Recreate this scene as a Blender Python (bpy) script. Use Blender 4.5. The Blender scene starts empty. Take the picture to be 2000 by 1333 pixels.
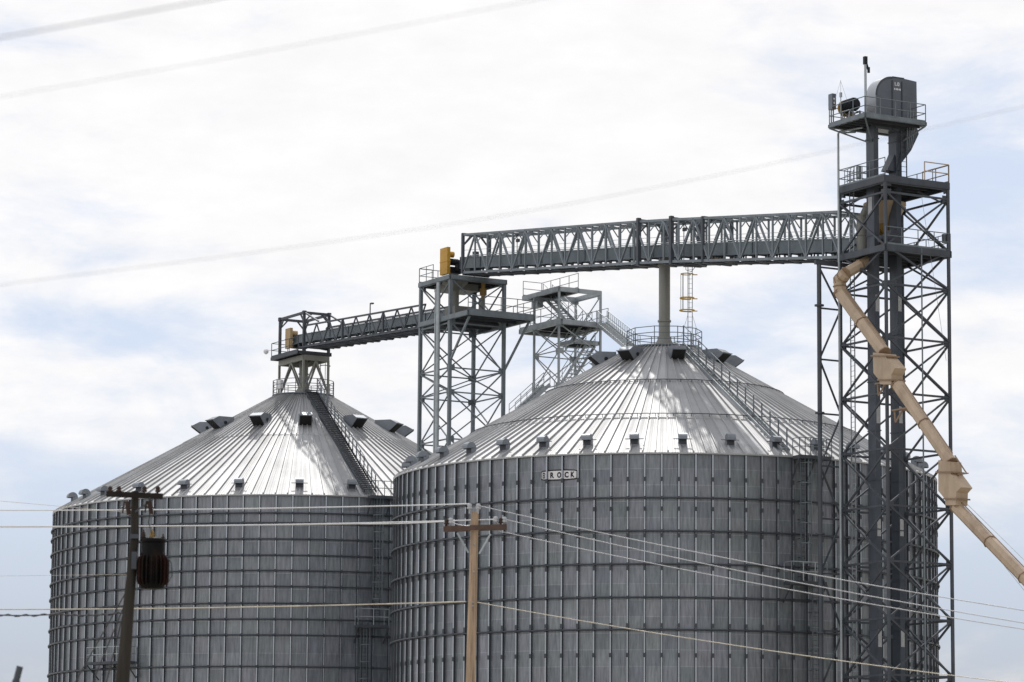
import bpy, math, random
from mathutils import Vector as V, Matrix
random.seed(7)
scene = bpy.context.scene
COL = scene.collection
PI = math.pi
# ------------------------------------------------------------------ camera
FPX = 6700.0
PITCH = math.atan(FPX / 45000.0)
ROLL = 0.008
CAM = V((0, 0, 1.6))
FW = V((0, math.cos(PITCH), math.sin(PITCH)))
R0 = V((1, 0, 0)); U0 = V((0, -math.sin(PITCH), math.cos(PITCH)))
RT = R0 * math.cos(ROLL) + U0 * math.sin(ROLL)
UP = U0 * math.cos(ROLL) - R0 * math.sin(ROLL)
cd = bpy.data.cameras.new('camera'); cam = bpy.data.objects.new('camera', cd); COL.objects.link(cam)
m = Matrix(((RT.x, UP.x, -FW.x, CAM.x), (RT.y, UP.y, -FW.y, CAM.y), (RT.z, UP.z, -FW.z, CAM.z), (0, 0, 0, 1)))
cam.matrix_world = m
cd.sensor_width = 36.0; cd.lens = 36.0 * FPX / 2000.0
cd.clip_start = 0.5; cd.clip_end = 20000
cd.dof.use_dof = True; cd.dof.focus_distance = 235.0; cd.dof.aperture_fstop = 2.4
scene.camera = cam

def ray(px, py):
    return FW + RT * ((px - 1000.0) / FPX) - UP * ((py - 666.5) / FPX)
def at(px, py, Y):
    r = ray(px, py); return CAM + r * (Y / r.y)
def zat(P, py):
    k = (666.5 - py) / FPX
    x, y = P[0], P[1]
    return CAM.z + (k * y * FW.y - x * UP.x - y * UP.y) / (UP.z - k * FW.z)
def on_plane(px, py, P0, d):
    """where the sight line meets the upright plane through P0 along d"""
    r = ray(px, py); n = V((d[1], -d[0], 0))
    t = (V((P0[0], P0[1], 0)) - V((CAM.x, CAM.y, 0))).dot(n) / r.dot(n)
    return CAM + r * t
def proj(P):
    d = V(P) - CAM; w = d.dot(FW)
    return 1000 + FPX * d.dot(RT) / w, 666.5 - FPX * d.dot(UP) / w

UX = V((0.5, -0.8660254, 0)); WX = V((0.8660254, 0.5, 0)); ZX = V((0, 0, 1))

# ------------------------------------------------------------------ materials
def nt(mat):
    mat.use_nodes = True; t = mat.node_tree; t.nodes.clear(); return t
def N(t, typ, **kw):
    n = t.nodes.new(typ)
    for k, v in kw.items():
        if k == 'inp':
            for a, b in v.items(): n.inputs[a].default_value = b
        else: setattr(n, k, v)
    return n
def paint(name, col, rough=0.5, metal=0.0, var=0.25, scale=1.5, streak=(1, 1, 1), dirt=None, dirt_amt=0.3, bump=0.0, coord='Object'):
    mat = bpy.data.materials.new(name); t = nt(mat); L = t.links
    out = N(t, 'ShaderNodeOutputMaterial'); b = N(t, 'ShaderNodeBsdfPrincipled')
    L.new(b.outputs[0], out.inputs[0])
    tc = N(t, 'ShaderNodeTexCoord'); mp = N(t, 'ShaderNodeMapping'); mp.inputs['Scale'].default_value = streak
    L.new(tc.outputs[coord], mp.inputs[0])
    no = N(t, 'ShaderNodeTexNoise', inp={'Scale': scale, 'Detail': 6.0, 'Roughness': 0.65}); L.new(mp.outputs[0], no.inputs['Vector'])
    rp = N(t, 'ShaderNodeValToRGB')
    lo = [c * (1 - var) for c in col]; hi = [min(1, c * (1 + var)) for c in col]
    rp.color_ramp.elements[0].color = (*lo, 1); rp.color_ramp.elements[0].position = 0.3
    rp.color_ramp.elements[1].color = (*hi, 1); rp.color_ramp.elements[1].position = 0.7
    L.new(no.outputs['Fac'], rp.inputs[0]); src = rp.outputs[0]
    if dirt:
        n2 = N(t, 'ShaderNodeTexNoise', inp={'Scale': scale * 0.6, 'Detail': 8.0, 'Roughness': 0.7}); L.new(mp.outputs[0], n2.inputs['Vector'])
        r2 = N(t, 'ShaderNodeMapRange', inp={'From Min': 0.5, 'From Max': 0.75, 'To Max': dirt_amt}); L.new(n2.outputs['Fac'], r2.inputs['Value'])
        mx = N(t, 'ShaderNodeMix', data_type='RGBA'); L.new(r2.outputs[0], mx.inputs[0]); L.new(src, mx.inputs[6]); mx.inputs[7].default_value = (*dirt, 1)
        src = mx.outputs[2]
    L.new(src, b.inputs['Base Color'])
    r3 = N(t, 'ShaderNodeMapRange', inp={'To Min': rough * 0.8, 'To Max': min(1, rough * 1.2)}); L.new(no.outputs['Fac'], r3.inputs['Value']); L.new(r3.outputs[0], b.inputs['Roughness'])
    b.inputs['Metallic'].default_value = metal
    if bump:
        bp = N(t, 'ShaderNodeBump', inp={'Strength': bump, 'Distance': 0.02}); L.new(no.outputs['Fac'], bp.inputs['Height']); L.new(bp.outputs[0], b.inputs['Normal'])
    return mat
def sheet_metal(name, col, rough, metal, var, streaks=0.12, rvar=0.2, hue=0.0):
    """galvanised sheets: each sheet (uv cell) its own tone, spangle and rain streaks"""
    mat = bpy.data.materials.new(name); t = nt(mat); L = t.links
    out = N(t, 'ShaderNodeOutputMaterial'); b = N(t, 'ShaderNodeBsdfPrincipled'); L.new(b.outputs[0], out.inputs[0])
    uv = N(t, 'ShaderNodeUVMap', uv_map='sheets')
    fl = N(t, 'ShaderNodeVectorMath', operation='FLOOR'); L.new(uv.outputs[0], fl.inputs[0])
    wn = N(t, 'ShaderNodeTexWhiteNoise', noise_dimensions='3D'); L.new(fl.outputs[0], wn.inputs['Vector'])
    mp = N(t, 'ShaderNodeMapping'); mp.inputs['Scale'].default_value = (2.3, 0.22, 1); L.new(uv.outputs[0], mp.inputs[0])
    no = N(t, 'ShaderNodeTexNoise', inp={'Scale': 3.0, 'Detail': 7.0, 'Roughness': 0.7}); L.new(mp.outputs[0], no.inputs['Vector'])
    tc = N(t, 'ShaderNodeTexCoord')
    n2 = N(t, 'ShaderNodeTexNoise', inp={'Scale': 0.35, 'Detail': 5.0, 'Roughness': 0.6}); L.new(tc.outputs['Object'], n2.inputs['Vector'])
    a = N(t, 'ShaderNodeMapRange', inp={'To Min': 1 - var, 'To Max': 1 + var}); L.new(wn.outputs['Value'], a.inputs['Value'])
    c = N(t, 'ShaderNodeMapRange', inp={'From Min': 0.3, 'From Max': 0.7, 'To Min': 1 - streaks, 'To Max': 1 + streaks}); L.new(no.outputs['Fac'], c.inputs['Value'])
    d = N(t, 'ShaderNodeMapRange', inp={'From Min': 0.3, 'From Max': 0.7, 'To Min': 0.88, 'To Max': 1.12}); L.new(n2.outputs['Fac'], d.inputs['Value'])
    m1 = N(t, 'ShaderNodeMath', operation='MULTIPLY'); L.new(a.outputs[0], m1.inputs[0]); L.new(c.outputs[0], m1.inputs[1])
    m2 = N(t, 'ShaderNodeMath', operation='MULTIPLY'); L.new(m1.outputs[0], m2.inputs[0]); L.new(d.outputs[0], m2.inputs[1])
    vm = N(t, 'ShaderNodeVectorMath', operation='SCALE'); vm.inputs[0].default_value = col; L.new(m2.outputs[0], vm.inputs['Scale'])
    sp_ = N(t, 'ShaderNodeSeparateXYZ'); L.new(uv.outputs[0], sp_.inputs[0])
    fr = N(t, 'ShaderNodeMath', operation='FRACT'); L.new(sp_.outputs['Y'], fr.inputs[0])
    lt = N(t, 'ShaderNodeMath', operation='LESS_THAN'); L.new(fr.outputs[0], lt.inputs[0]); lt.inputs[1].default_value = 0.045
    la_ = N(t, 'ShaderNodeMapRange', inp={'To Min': 1.0, 'To Max': 1.28}); L.new(lt.outputs[0], la_.inputs['Value'])
    hu = N(t, 'ShaderNodeMix', data_type='RGBA'); hu.inputs[0].default_value = hue; hu.inputs[6].default_value = (1, 1, 1, 1); L.new(wn.outputs['Color'], hu.inputs[7])
    v2 = N(t, 'ShaderNodeVectorMath', operation='MULTIPLY'); L.new(vm.outputs[0], v2.inputs[0]); L.new(hu.outputs[2], v2.inputs[1])
    v3 = N(t, 'ShaderNodeVectorMath', operation='SCALE'); L.new(v2.outputs[0], v3.inputs[0]); L.new(la_.outputs[0], v3.inputs['Scale'])
    L.new(v3.outputs[0], b.inputs['Base Color'])
    rr = N(t, 'ShaderNodeMapRange', inp={'From Min': 0.3, 'From Max': 0.7, 'To Min': rough * (1 - rvar), 'To Max': rough * (1 + rvar)}); L.new(no.outputs['Fac'], rr.inputs['Value'])
    L.new(rr.outputs[0], b.inputs['Roughness']); b.inputs['Metallic'].default_value = metal
    return mat

M = {}
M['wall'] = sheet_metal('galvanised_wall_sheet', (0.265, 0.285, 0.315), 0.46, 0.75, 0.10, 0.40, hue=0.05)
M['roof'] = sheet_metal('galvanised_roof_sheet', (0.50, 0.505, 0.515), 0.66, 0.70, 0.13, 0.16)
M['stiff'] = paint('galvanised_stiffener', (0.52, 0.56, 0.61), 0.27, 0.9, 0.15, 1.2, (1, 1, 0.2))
M['flange'] = paint('shaded_stiffener_flange', (0.09, 0.10, 0.115), 0.6, 0.5, 0.3, 1.5, (1, 1, 0.3))  # shade beside each stiffener put into the colour; splice plates share it
M['ring'] = paint('dull_wind_ring', (0.075, 0.082, 0.10), 0.5, 0.5, 0.2, 2.0)
M['vent'] = paint('galvanised_vent', (0.27, 0.295, 0.33), 0.5, 0.7, 0.15, 2.0)
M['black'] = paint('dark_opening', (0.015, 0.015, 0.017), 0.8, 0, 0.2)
M['steel'] = paint('weathered_structural_steel', (0.215, 0.25, 0.28), 0.55, 0.35, 0.25, 1.1, (1, 1, 0.4), (0.10, 0.085, 0.075), 0.35)
M['dsteel'] = paint('dark_structural_steel', (0.085, 0.097, 0.118), 0.55, 0.35, 0.25, 1.1, (1, 1, 0.4), (0.09, 0.075, 0.065), 0.35)
M['galv'] = paint('bright_galvanised_steel', (0.44, 0.48, 0.51), 0.42, 0.55, 0.2, 1.5)
M['case'] = paint('elevator_casing', (0.085, 0.10, 0.125), 0.42, 0.3, 0.25, 0.7, (1, 1, 0.3), (0.16, 0.16, 0.17), 0.4)
M['head'] = paint('head_housing_paint', (0.17, 0.19, 0.22), 0.35, 0.6, 0.15, 0.8)
M['hood'] = paint('galvanised_hood_cover', (0.40, 0.42, 0.45), 0.4, 0.6, 0.12, 1.2)
M['conv'] = paint('conveyor_casing', (0.165, 0.20, 0.225), 0.45, 0.4, 0.2, 0.8, (1, 1, 1), (0.12, 0.11, 0.10), 0.3)
M['deck'] = paint('dark_grating', (0.05, 0.055, 0.065), 0.7, 0.3, 0.3, 3)
M['tan'] = paint('tan_spout_paint', (0.52, 0.40, 0.285), 0.5, 0, 0.16, 1.3, (1, 1, 0.35), (0.27, 0.18, 0.115), 0.65)
M['tanline'] = paint('tan_flange', (0.30, 0.205, 0.135), 0.55, 0, 0.2, 2)
M['yellow'] = paint('yellow_guard_paint', (0.60, 0.33, 0.035), 0.5, 0, 0.15, 1.5, (1, 1, 1), (0.3, 0.17, 0.05), 0.4)
M['gold'] = paint('ochre_distributor_paint', (0.36, 0.22, 0.055), 0.55, 0, 0.2, 1.2, (1, 1, 1), (0.2, 0.12, 0.05), 0.5)
M['cream'] = paint('cream_guard_paint', (0.52, 0.37, 0.20), 0.5, 0, 0.12, 1.2)
M['hoop'] = paint('yellow_cage_paint', (0.72, 0.44, 0.025), 0.45, 0, 0.1, 3)
M['pipe'] = paint('grey_downspout', (0.27, 0.27, 0.25), 0.5, 0.2, 0.15, 0.9, (1, 1, 0.3))
M['white'] = paint('white_enamel', (0.88, 0.87, 0.90), 0.4, 0, 0.06, 3)
M['pale'] = paint('pale_access_panel', (0.50, 0.51, 0.53), 0.5, 0.2, 0.1, 2)
M['ink'] = paint('black_lettering', (0.012, 0.012, 0.014), 0.5, 0, 0.1)
M['pole'] = paint('brown_pole_wood', (0.45, 0.325, 0.225), 0.8, 0, 0.45, 2.2, (4, 4, 0.25), (0.12, 0.075, 0.05), 0.85, 0.25)
M['oldpole'] = paint('grey_pole_wood', (0.05, 0.045, 0.040), 0.85, 0, 0.35, 2.2, (4, 4, 0.25), (0.03, 0.026, 0.024), 0.6, 0.25)
M['arm'] = paint('dark_crossarm_wood', (0.12, 0.075, 0.06), 0.85, 0, 0.35, 3, (1, 1, 1), (0.04, 0.03, 0.028), 0.5)
M['darkarm'] = paint('black_crossarm_wood', (0.028, 0.024, 0.022), 0.85, 0, 0.3, 3)
M['tank'] = paint('dark_transformer_paint', (0.006, 0.0055, 0.0055), 0.6, 0.1, 0.3, 2, (1, 1, 1), (0.05, 0.018, 0.012), 0.6)
M['rust'] = paint('rusty_transformer_paint', (0.028, 0.011, 0.008), 0.7, 0.1, 0.35, 4)
M['ceramic'] = paint('glazed_insulator', (0.055, 0.035, 0.03), 0.25, 0, 0.2, 4)
M['glass'] = paint('pale_insulator', (0.55, 0.56, 0.60), 0.2, 0, 0.1, 4)
M['wire'] = paint('bright_aluminium_wire', (0.80, 0.81, 0.83), 0.33, 0.55, 0.05, 3)
M['wire2'] = paint('weathered_aluminium_wire', (0.46, 0.46, 0.48), 0.5, 0.5, 0.05, 3)
M['cable'] = paint('tarnished_cable', (0.62, 0.56, 0.46), 0.45, 0.3, 0.25, 3)
M['dwire'] = paint('dark_wire', (0.06, 0.06, 0.07), 0.6, 0.2, 0.2, 3)
M['ground'] = paint('pale_gravel_and_dry_grass', (0.34, 0.32, 0.275), 0.95, 0, 0.4, 0.15, (1, 1, 1), (0.20, 0.20, 0.12), 0.6)
M['motor'] = paint('motor_paint', (0.03, 0.033, 0.04), 0.45, 0.2, 0.2, 3)
M['concrete'] = paint('concrete_footing', (0.33, 0.32, 0.30), 0.85, 0, 0.2, 0.8)

for k_ in ('tank', 'rust', 'ceramic', 'darkarm', 'oldpole', 'motor'):
    M[k_].node_tree.nodes['Principled BSDF'].inputs['Specular IOR Level'].default_value = .15
# ------------------------------------------------------------------ mesh builder
class MB:
    def __init__(s): s.v = []; s.f = []; s.sm = []
    def add(s, vs, fs, smooth=False):
        o = len(s.v); s.v.extend([tuple(x) for x in vs]); s.f.extend([tuple(i + o for i in q) for q in fs]); s.sm.extend([smooth] * len(fs)); return s
    def beam(s, p, q, w=0.1, h=None, up=None):
        p = V(p); q = V(q); h = h or w; d = (q - p)
        if d.length < 1e-6: return s
        d.normalize(); up = V(up) if up else (V((0, 0, 1)) if abs(d.z) < 0.95 else UX)
        a = d.cross(up).normalized() * (w / 2); b = a.cross(d).normalized() * (h / 2)
        vs = [p - a - b, p + a - b, p + a + b, p - a + b, q - a - b, q + a - b, q + a + b, q - a + b]
        return s.add(vs, [(0, 1, 2, 3)[::-1], (4, 5, 6, 7), (0, 1, 5, 4), (1, 2, 6, 5), (2, 3, 7, 6), (3, 0, 4, 7)])
    def tube(s, p, q, r, n=8, r2=None, smooth=True, caps=True):
        p = V(p); q = V(q); r2 = r if r2 is None else r2; d = (q - p).normalized()
        up = V((0, 0, 1)) if abs(d.z) < 0.95 else UX
        a = d.cross(up).normalized(); b = a.cross(d)
        vs = []
        for c, rr in ((p, r), (q, r2)):
            for i in range(n):
                t = 2 * PI * (i + 0.5) / n; vs.append(c + a * (rr * math.cos(t)) + b * (rr * math.sin(t)))
        s.add(vs, [(i, (i + 1) % n, n + (i + 1) % n, n + i) for i in range(n)], smooth)
        if caps: s.add(vs, [tuple(range(n))[::-1], tuple(range(n, 2 * n))])
        return s
    def path(s, pts, r, n=6):
        pts = [V(p) for p in pts]; vs = []; k = len(pts)
        for i, p in enumerate(pts):
            d = (pts[min(i + 1, k - 1)] - pts[max(i - 1, 0)]).normalized()
            up = V((0, 0, 1)) if abs(d.z) < 0.95 else UX
            a = d.cross(up).normalized(); b = a.cross(d)
            for j in range(n):
                t = 2 * PI * j / n; vs.append(p + a * (r * math.cos(t)) + b * (r * math.sin(t)))
        fs = [(i * n + j, i * n + (j + 1) % n, (i + 1) * n + (j + 1) % n, (i + 1) * n + j) for i in range(k - 1) for j in range(n)]
        return s.add(vs, fs, True)
    def ring(s, c, R, r, seg=96, n=6, a0=0.0, a1=2 * PI):
        c = V(c); full = abs(a1 - a0 - 2 * PI) < 1e-6; k = seg if full else seg + 1
        vs = []
        for i in range(k):
            t = a0 + (a1 - a0) * i / seg
            for j in range(n):
                q = 2 * PI * j / n; rr = R + r * math.cos(q)
                vs.append(c + V((rr * math.sin(t), -rr * math.cos(t), r * math.sin(q))))
        fs = []
        for i in range(seg):
            i2 = (i + 1) % k
            for j in range(n): fs.append((i * n + j, i * n + (j + 1) % n, i2 * n + (j + 1) % n, i2 * n + j))
        return s.add(vs, fs, True)
    def obox(s, o, a, b, c):
        """box from corner o along three vectors"""
        o = V(o); a = V(a); b = V(b); c = V(c)
        vs = [o, o + a, o + a + b, o + b, o + c, o + a + c, o + a + b + c, o + b + c]
        return s.add(vs, [(3, 2, 1, 0), (4, 5, 6, 7), (0, 1, 5, 4), (1, 2, 6, 5), (2, 3, 7, 6), (3, 0, 4, 7)])
    def cbox(s, c, a, b, h):
        c = V(c); a = V(a); b = V(b); h = V(h); return s.obox(c - (a + b + h) / 2, a, b, h)
    def prism(s, pts, d):
        pts = [V(p) for p in pts]; d = V(d); n = len(pts)
        vs = [p - d / 2 for p in pts] + [p + d / 2 for p in pts]
        return s.add(vs, [tuple(range(n))[::-1], tuple(range(n, 2 * n))] + [(i, (i + 1) % n, n + (i + 1) % n, n + i) for i in range(n)])
    def lathe(s, c, prof, n=24, smooth=True):
        c = V(c); vs = []
        for (r, z) in prof:
            for j in range(n):
                t = 2 * PI * j / n; vs.append(c + V((r * math.cos(t), r * math.sin(t), z)))
        k = len(prof)
        s.add(vs, [(i * n + j, i * n + (j + 1) % n, (i + 1) * n + (j + 1) % n, (i + 1) * n + j) for i in range(k - 1) for j in range(n)], smooth)
        return s.add(vs, [tuple(range(n))[::-1], tuple(range((k - 1) * n, k * n))])
    def rail(s, pts, h=1.05, post=1.5, r=0.028, mids=1, closed=False, toe=False):
        pts = [V(p) for p in pts]
        if closed: pts = pts + [pts[0]]
        for p, q in zip(pts, pts[1:]):
            L = (q - p).length; k = max(1, int(round(L / post)))
            for i in range(k + 1):
                b = p.lerp(q, i / k); s.tube(b, b + V((0, 0, h)), r, 5, caps=False)
            for j in range(mids + 1):
                hh = V((0, 0, h * (1 - j / (mids + 1)))); s.tube(p + hh, q + hh, r, 5, caps=False)
            if toe: s.beam(p + V((0, 0, .06)), q + V((0, 0, .06)), 0.02, 0.12)
        return s
    def build(s, name, mat, parent=None, origin=None):
        me = bpy.data.meshes.new(name)
        o0 = V(origin) if origin is not None else (root_loc(parent) if parent else V((0, 0, 0)))
        me.from_pydata([(x[0] - o0.x, x[1] - o0.y, x[2] - o0.z) for x in s.v], [], s.f)
        me.polygons.foreach_set('use_smooth', s.sm); me.materials.append(M[mat]); me.update()
        o = bpy.data.objects.new(name, me); COL.objects.link(o)
        if parent: o.parent = parent
        else: o.location = o0
        return o
def root_loc(o):
    while o.parent: o = o.parent
    return V(o.location)
def tag(o, label, cat, group=None, kind=None):
    if label: o['label'] = label
    if cat: o['category'] = cat
    if group: o['group'] = group
    if kind: o['kind'] = kind
    return o
def thing(name, label, cat, loc, group=None):
    o = bpy.data.objects.new(name, None); COL.objects.link(o); o.location = V(loc); o.empty_display_size = 0.5
    return tag(o, label, cat, group)
def link_copy(src, name, parent, rz=0.0, loc=None):
    o = bpy.data.objects.new(name, src.data) if hasattr(src, 'data') else bpy.data.objects.new(name, src)
    COL.objects.link(o); o.parent = parent; o.rotation_euler = (0, 0, rz)
    if loc: o.location = loc
    return o

# ------------------------------------------------------------------ ground
g = MB(); n = 40; S = 6000.0
g.add([(-S + 2 * S * i / n, -1500 + 2 * S * j / n, 0) for j in range(n + 1) for i in range(n + 1)],
      [(j * (n + 1) + i, j * (n + 1) + i + 1, (j + 1) * (n + 1) + i + 1, (j + 1) * (n + 1) + i) for j in range(n) for i in range(n)])
tag(g.build('ground', 'ground'), 'pale gravel and dry grass ground around the bins', 'ground', kind='structure')

# ------------------------------------------------------------------ grain bins
def uvmesh(name, verts, faces, uvs, mat, parent, smooth):
    me = bpy.data.meshes.new(name); me.from_pydata(verts, [], faces)
    uvl = me.uv_layers.new(name='sheets')
    flat = []
    for f in uvs:
        for u in f: flat.extend(u)
    uvl.data.foreach_set('uv', flat)
    me.polygons.foreach_set('use_smooth', [smooth] * len(faces)); me.materials.append(M[mat]); me.update()
    o = bpy.data.objects.new(name, me); COL.objects.link(o); o.parent = parent
    return o
def pol(r, th, z): return V((r * math.sin(th), -r * math.cos(th), z))

def make_bin(c):
    cx, cy, R, ze, rc, zc = c['cx'], c['cy'], c['R'], c['ze'], c['rc'], c['zc']
    face = math.atan2(-cx, cy)          # angle of the side that looks at the road
    root = thing('grain_bin', c['label'], 'grain bin', (cx, cy, 0), 'corrugated steel grain bins')
    NS = c['nst']; rh = c['sheet']
    # wall with real corrugation
    cols = NS * 2; z0 = 8.0; pitch = 0.13; rows = [0.0, z0]; k = int((ze - z0) / (pitch / 2))
    zs = [0.0] + [z0 + (ze - z0) * i / k for i in range(k + 1)]
    verts = []
    for i, z in enumerate(zs):
        r = R + (0.011 if i % 2 else -0.011)
        for j in range(cols):
            verts.append(pol(r, c['phase'] + 2 * PI * j / cols, z))
    faces = []; uvs = []
    for i in range(len(zs) - 1):
        v0, v1 = (zs[i] - ze) / rh, (zs[i + 1] - ze) / rh
        vm = (v0 + v1) / 2
        for j in range(cols):
            j2 = (j + 1) % cols
            faces.append((i * cols + j, i * cols + j2, (i + 1) * cols + j2, (i + 1) * cols + j))
            u0, u1 = j / 2 + 0.001, (j + 1) / 2 - 0.001
            s_ = 0.35 * (math.floor(vm) % 2)
            uvs.append(((u0, v0), (u1, v0), (u1, v1), (u0, v1)))
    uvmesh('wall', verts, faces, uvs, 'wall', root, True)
    # stiffeners
    def stiffener_mb(th):
        b = MB()
        prof = [(-.078, .012), (-.078, .028), (-.050, .028), (-.042, .165), (.042, .165), (.050, .028), (.078, .028), (.078, .012)]
        t = V((math.cos(th), math.sin(th), 0)); rr = V((math.sin(th), -math.cos(th), 0))
        lo = [rr * (R + y) + t * x + V((0, 0, 0)) for x, y in prof]; hi = [p + V((0, 0, ze - .12)) for p in lo]
        n = len(prof)
        b.add(lo + hi, [(i, (i + 1) % n, n + (i + 1) % n, n + i) for i in range(n)] + [tuple(range(n, 2 * n))])
        for z in c['splices']:
            b.cbox(rr * (R + .095) + V((0, 0, z)), t * .15, rr * .19, V((0, 0, .27)))
        return b
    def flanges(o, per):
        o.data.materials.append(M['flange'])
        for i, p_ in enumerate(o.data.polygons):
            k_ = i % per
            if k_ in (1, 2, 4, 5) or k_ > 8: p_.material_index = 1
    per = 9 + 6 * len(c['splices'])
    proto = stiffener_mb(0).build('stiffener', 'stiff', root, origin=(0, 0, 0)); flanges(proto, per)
    back = MB(); first = True
    for j in range(NS):
        th = c['phase'] + 2 * PI * j / NS
        rel = (th - face + PI) % (2 * PI) - PI
        if abs(rel) < PI / 2 * 0.99:
            if first: o = proto; o.rotation_euler = (0, 0, th); first = False
            else: o = link_copy(proto, 'stiffener', root, th)
        else:
            q = stiffener_mb(th); back.add(q.v, q.f)
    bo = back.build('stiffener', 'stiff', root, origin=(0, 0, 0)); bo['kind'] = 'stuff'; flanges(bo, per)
    # wind rings
    for z in c['rings']:
        b = MB(); b.ring((0, 0, z), R + .225, .062, NS * 2, 6)
        for j in range(NS):
            th = c['phase'] + 2 * PI * j / NS
            b.cbox(pol(R + .19, th, z), pol(.14, th, 0), V((math.cos(th), math.sin(th), 0)) * .12, V((0, 0, .2)))
        b.build('wind_ring', 'ring', root, origin=(0, 0, 0))
    # roof: ribbed sections
    slope = (zc - ze) / (R + .18 - rc)
    def roofz(r): return ze + (R + .18 - r) * slope
    verts = []; faces = []; uvs = []
    for si, (ra, rb, nr, lift) in enumerate(c['sections']):
        prof = []
        for j in range(nr):
            wr = 0.085 * R / ra
            cell = 2 * PI / nr; wr_a = min(.3 * cell, .10 / ((ra + rb) / 2))
            for f, h in ((0, 0), (0.22, .135), (.78, .135), (1, 0)): prof.append((cell * j + wr_a * f, h, j - .001))
            cw = cell * (ra + rb) / 2; kz = 0.15 * cw / 8
            for q_ in range(7):
                prof.append((cell * (j + .30 + .10 * q_), (0.0, 1.0, -.3, 1.3, 0.0, .9, 0.0)[q_] * kz, j + .5))
        off = len(verts); n = len(prof)
        for r in (ra, rb):
            for th, h, _ in prof: verts.append(pol(r, th + c['rphase'], roofz(r) + h + lift))
        for j in range(n):
            j2 = (j + 1) % n
            faces.append((off + j, off + j2, off + n + j2, off + n + j))
            u0 = prof[j][2]; u1 = prof[j2][2] if j2 else nr
            a_ = math.floor(prof[j][2] + .01) + .5; a_ += 0
            uvs.append(((a_ - .3, si + .1), (a_ + .3, si + .1), (a_ + .3, si + .9), (a_ - .3, si + .9)))
        # lower lip of the section
        off2 = len(verts)
        for th, h, _ in prof: verts.append(pol(ra, th + c['rphase'], roofz(ra) + h + lift))
        for th, h, _ in prof: verts.append(pol(ra, th + c['rphase'], roofz(ra) + lift - .09))
        for j in range(n):
            j2 = (j + 1) % n
            faces.append((off2 + n + j, off2 + n + j2, off2 + j2, off2 + j)); uvs.append(((.5, .5),) * 4)
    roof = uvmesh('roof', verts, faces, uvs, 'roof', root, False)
    b = MB(); b.ring((0, 0, ze - .03), R + .1, .07, NS * 2, 5)
    b.build('eave_ring', 'vent', root, origin=(0, 0, 0))
    for r in c['roof_rings']:
        b = MB(); b.ring((0, 0, roofz(r) + .22), r, .03, 144, 5)
        for j in range(72): p = pol(r, 2 * PI * j / 72, roofz(r) + .22); b.tube(p, p - V((0, 0, .22)), .02, 4, caps=False)
        b.build('roof_ring', 'ring', root, origin=(0, 0, 0))
    # small eave vents
    def eave_vent():
        # hood profile in (outward, up) from its foot on the roof
        w = c['ev_w']; r0 = R - 1.15
        pr = [(0, -.02), (.0, .30), (.07, .44), (.20, .55), (.36, .60), (.54, .57), (.68, .48), (.76, .34), (.77, .18), (.72, .18), (.40, .20), (.40, -.3)]
        b = MB(); base = roofz(r0)
        b.prism([V((0, -(r0 + x), base + z)) for x, z in pr], V((w, 0, 0)))
        o = b.build('eave_vent', 'vent', root, origin=(0, 0, 0))
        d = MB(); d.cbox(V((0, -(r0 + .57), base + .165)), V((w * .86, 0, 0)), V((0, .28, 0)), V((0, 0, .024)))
        d.cbox(V((0, -(r0 + .412), base + .02)), V((w * .84, 0, 0)), V((0, .02, 0)), V((0, 0, .30)))  # dark front plate standing for the shadow under the hood
        e = d.build('opening', 'ring', o, origin=(0, 0, 0))  # also holds the front plate standing for the hood's shadow
        for e_ in (1, -1):
            s = MB(); s.cbox(V((e_ * (w / 2 + .16), -(r0 + .3), base + .22)), V((.32, 0, 0)), V((0, .05, 0)), V((0, 0, .05)))
            s.build('bracket', 'vent', o, origin=(0, 0, 0))
        return o
    ev = eave_vent()
    for i, a in enumerate(c['eave_vents']):
        th = math.radians(a) + face
        if i == 0: ev.rotation_euler = (0, 0, th); continue
        o = link_copy(ev, 'eave_vent', root, th)
        for ch in ev.children: link_copy(ch, ch.name.split('.')[0], o)
    # big roof vents with a slanted mouth
    def roof_vent():
        w = c['vent_w']; r0 = c['vent_r']; base = roofz(r0)
        vl_ = c['vent_l']; A = (0, -.05); B = (.10, .36); C = (vl_ * .70, .34); D = (vl_, .0); E = (vl_ * .55, -slope * vl_ * .55 - .06)
        b = MB(); P = lambda q: V((0, -(r0 + q[0]), base + q[1]))
        b.prism([P(A), P(B), P(C), P(D), P(E)], V((w, 0, 0)))
        b.beam(P(D) + V((-w / 2 - .04, 0, .02)), P(D) + V((w / 2 + .04, 0, .02)), .06, .05)
        for s in (-1, 1):
            b.beam(P(B) + V((s * (w / 2 + .02), 0, 0)), P(E) + V((s * (w / 2 + .02), 0, .1)), .03, .06)
        o = b.build('roof_vent', 'vent', root, origin=(0, 0, 0))
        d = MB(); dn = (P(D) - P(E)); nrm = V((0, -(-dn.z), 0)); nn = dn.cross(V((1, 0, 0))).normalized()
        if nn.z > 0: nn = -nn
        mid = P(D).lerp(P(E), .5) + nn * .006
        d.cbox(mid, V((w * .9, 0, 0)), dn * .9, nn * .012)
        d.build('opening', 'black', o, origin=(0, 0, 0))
        e = MB(); q = P((c['vent_l'] * .42, -.14)); e.tube(q + V((w / 2 - .01, 0, 0)), q + V((w / 2 + .06, 0, 0)), .13, 10)
        e.build('sensor_cap', 'motor', o, origin=(0, 0, 0))
        return o
    rv = roof_vent()
    for i, a in enumerate(c['roof_vents']):
        th = math.radians(a) + face
        if i == 0: rv.rotation_euler = (0, 0, th); continue
        o = link_copy(rv, 'roof_vent', root, th)
        for ch in rv.children: link_copy(ch, ch.name.split('.')[0], o)
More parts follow.
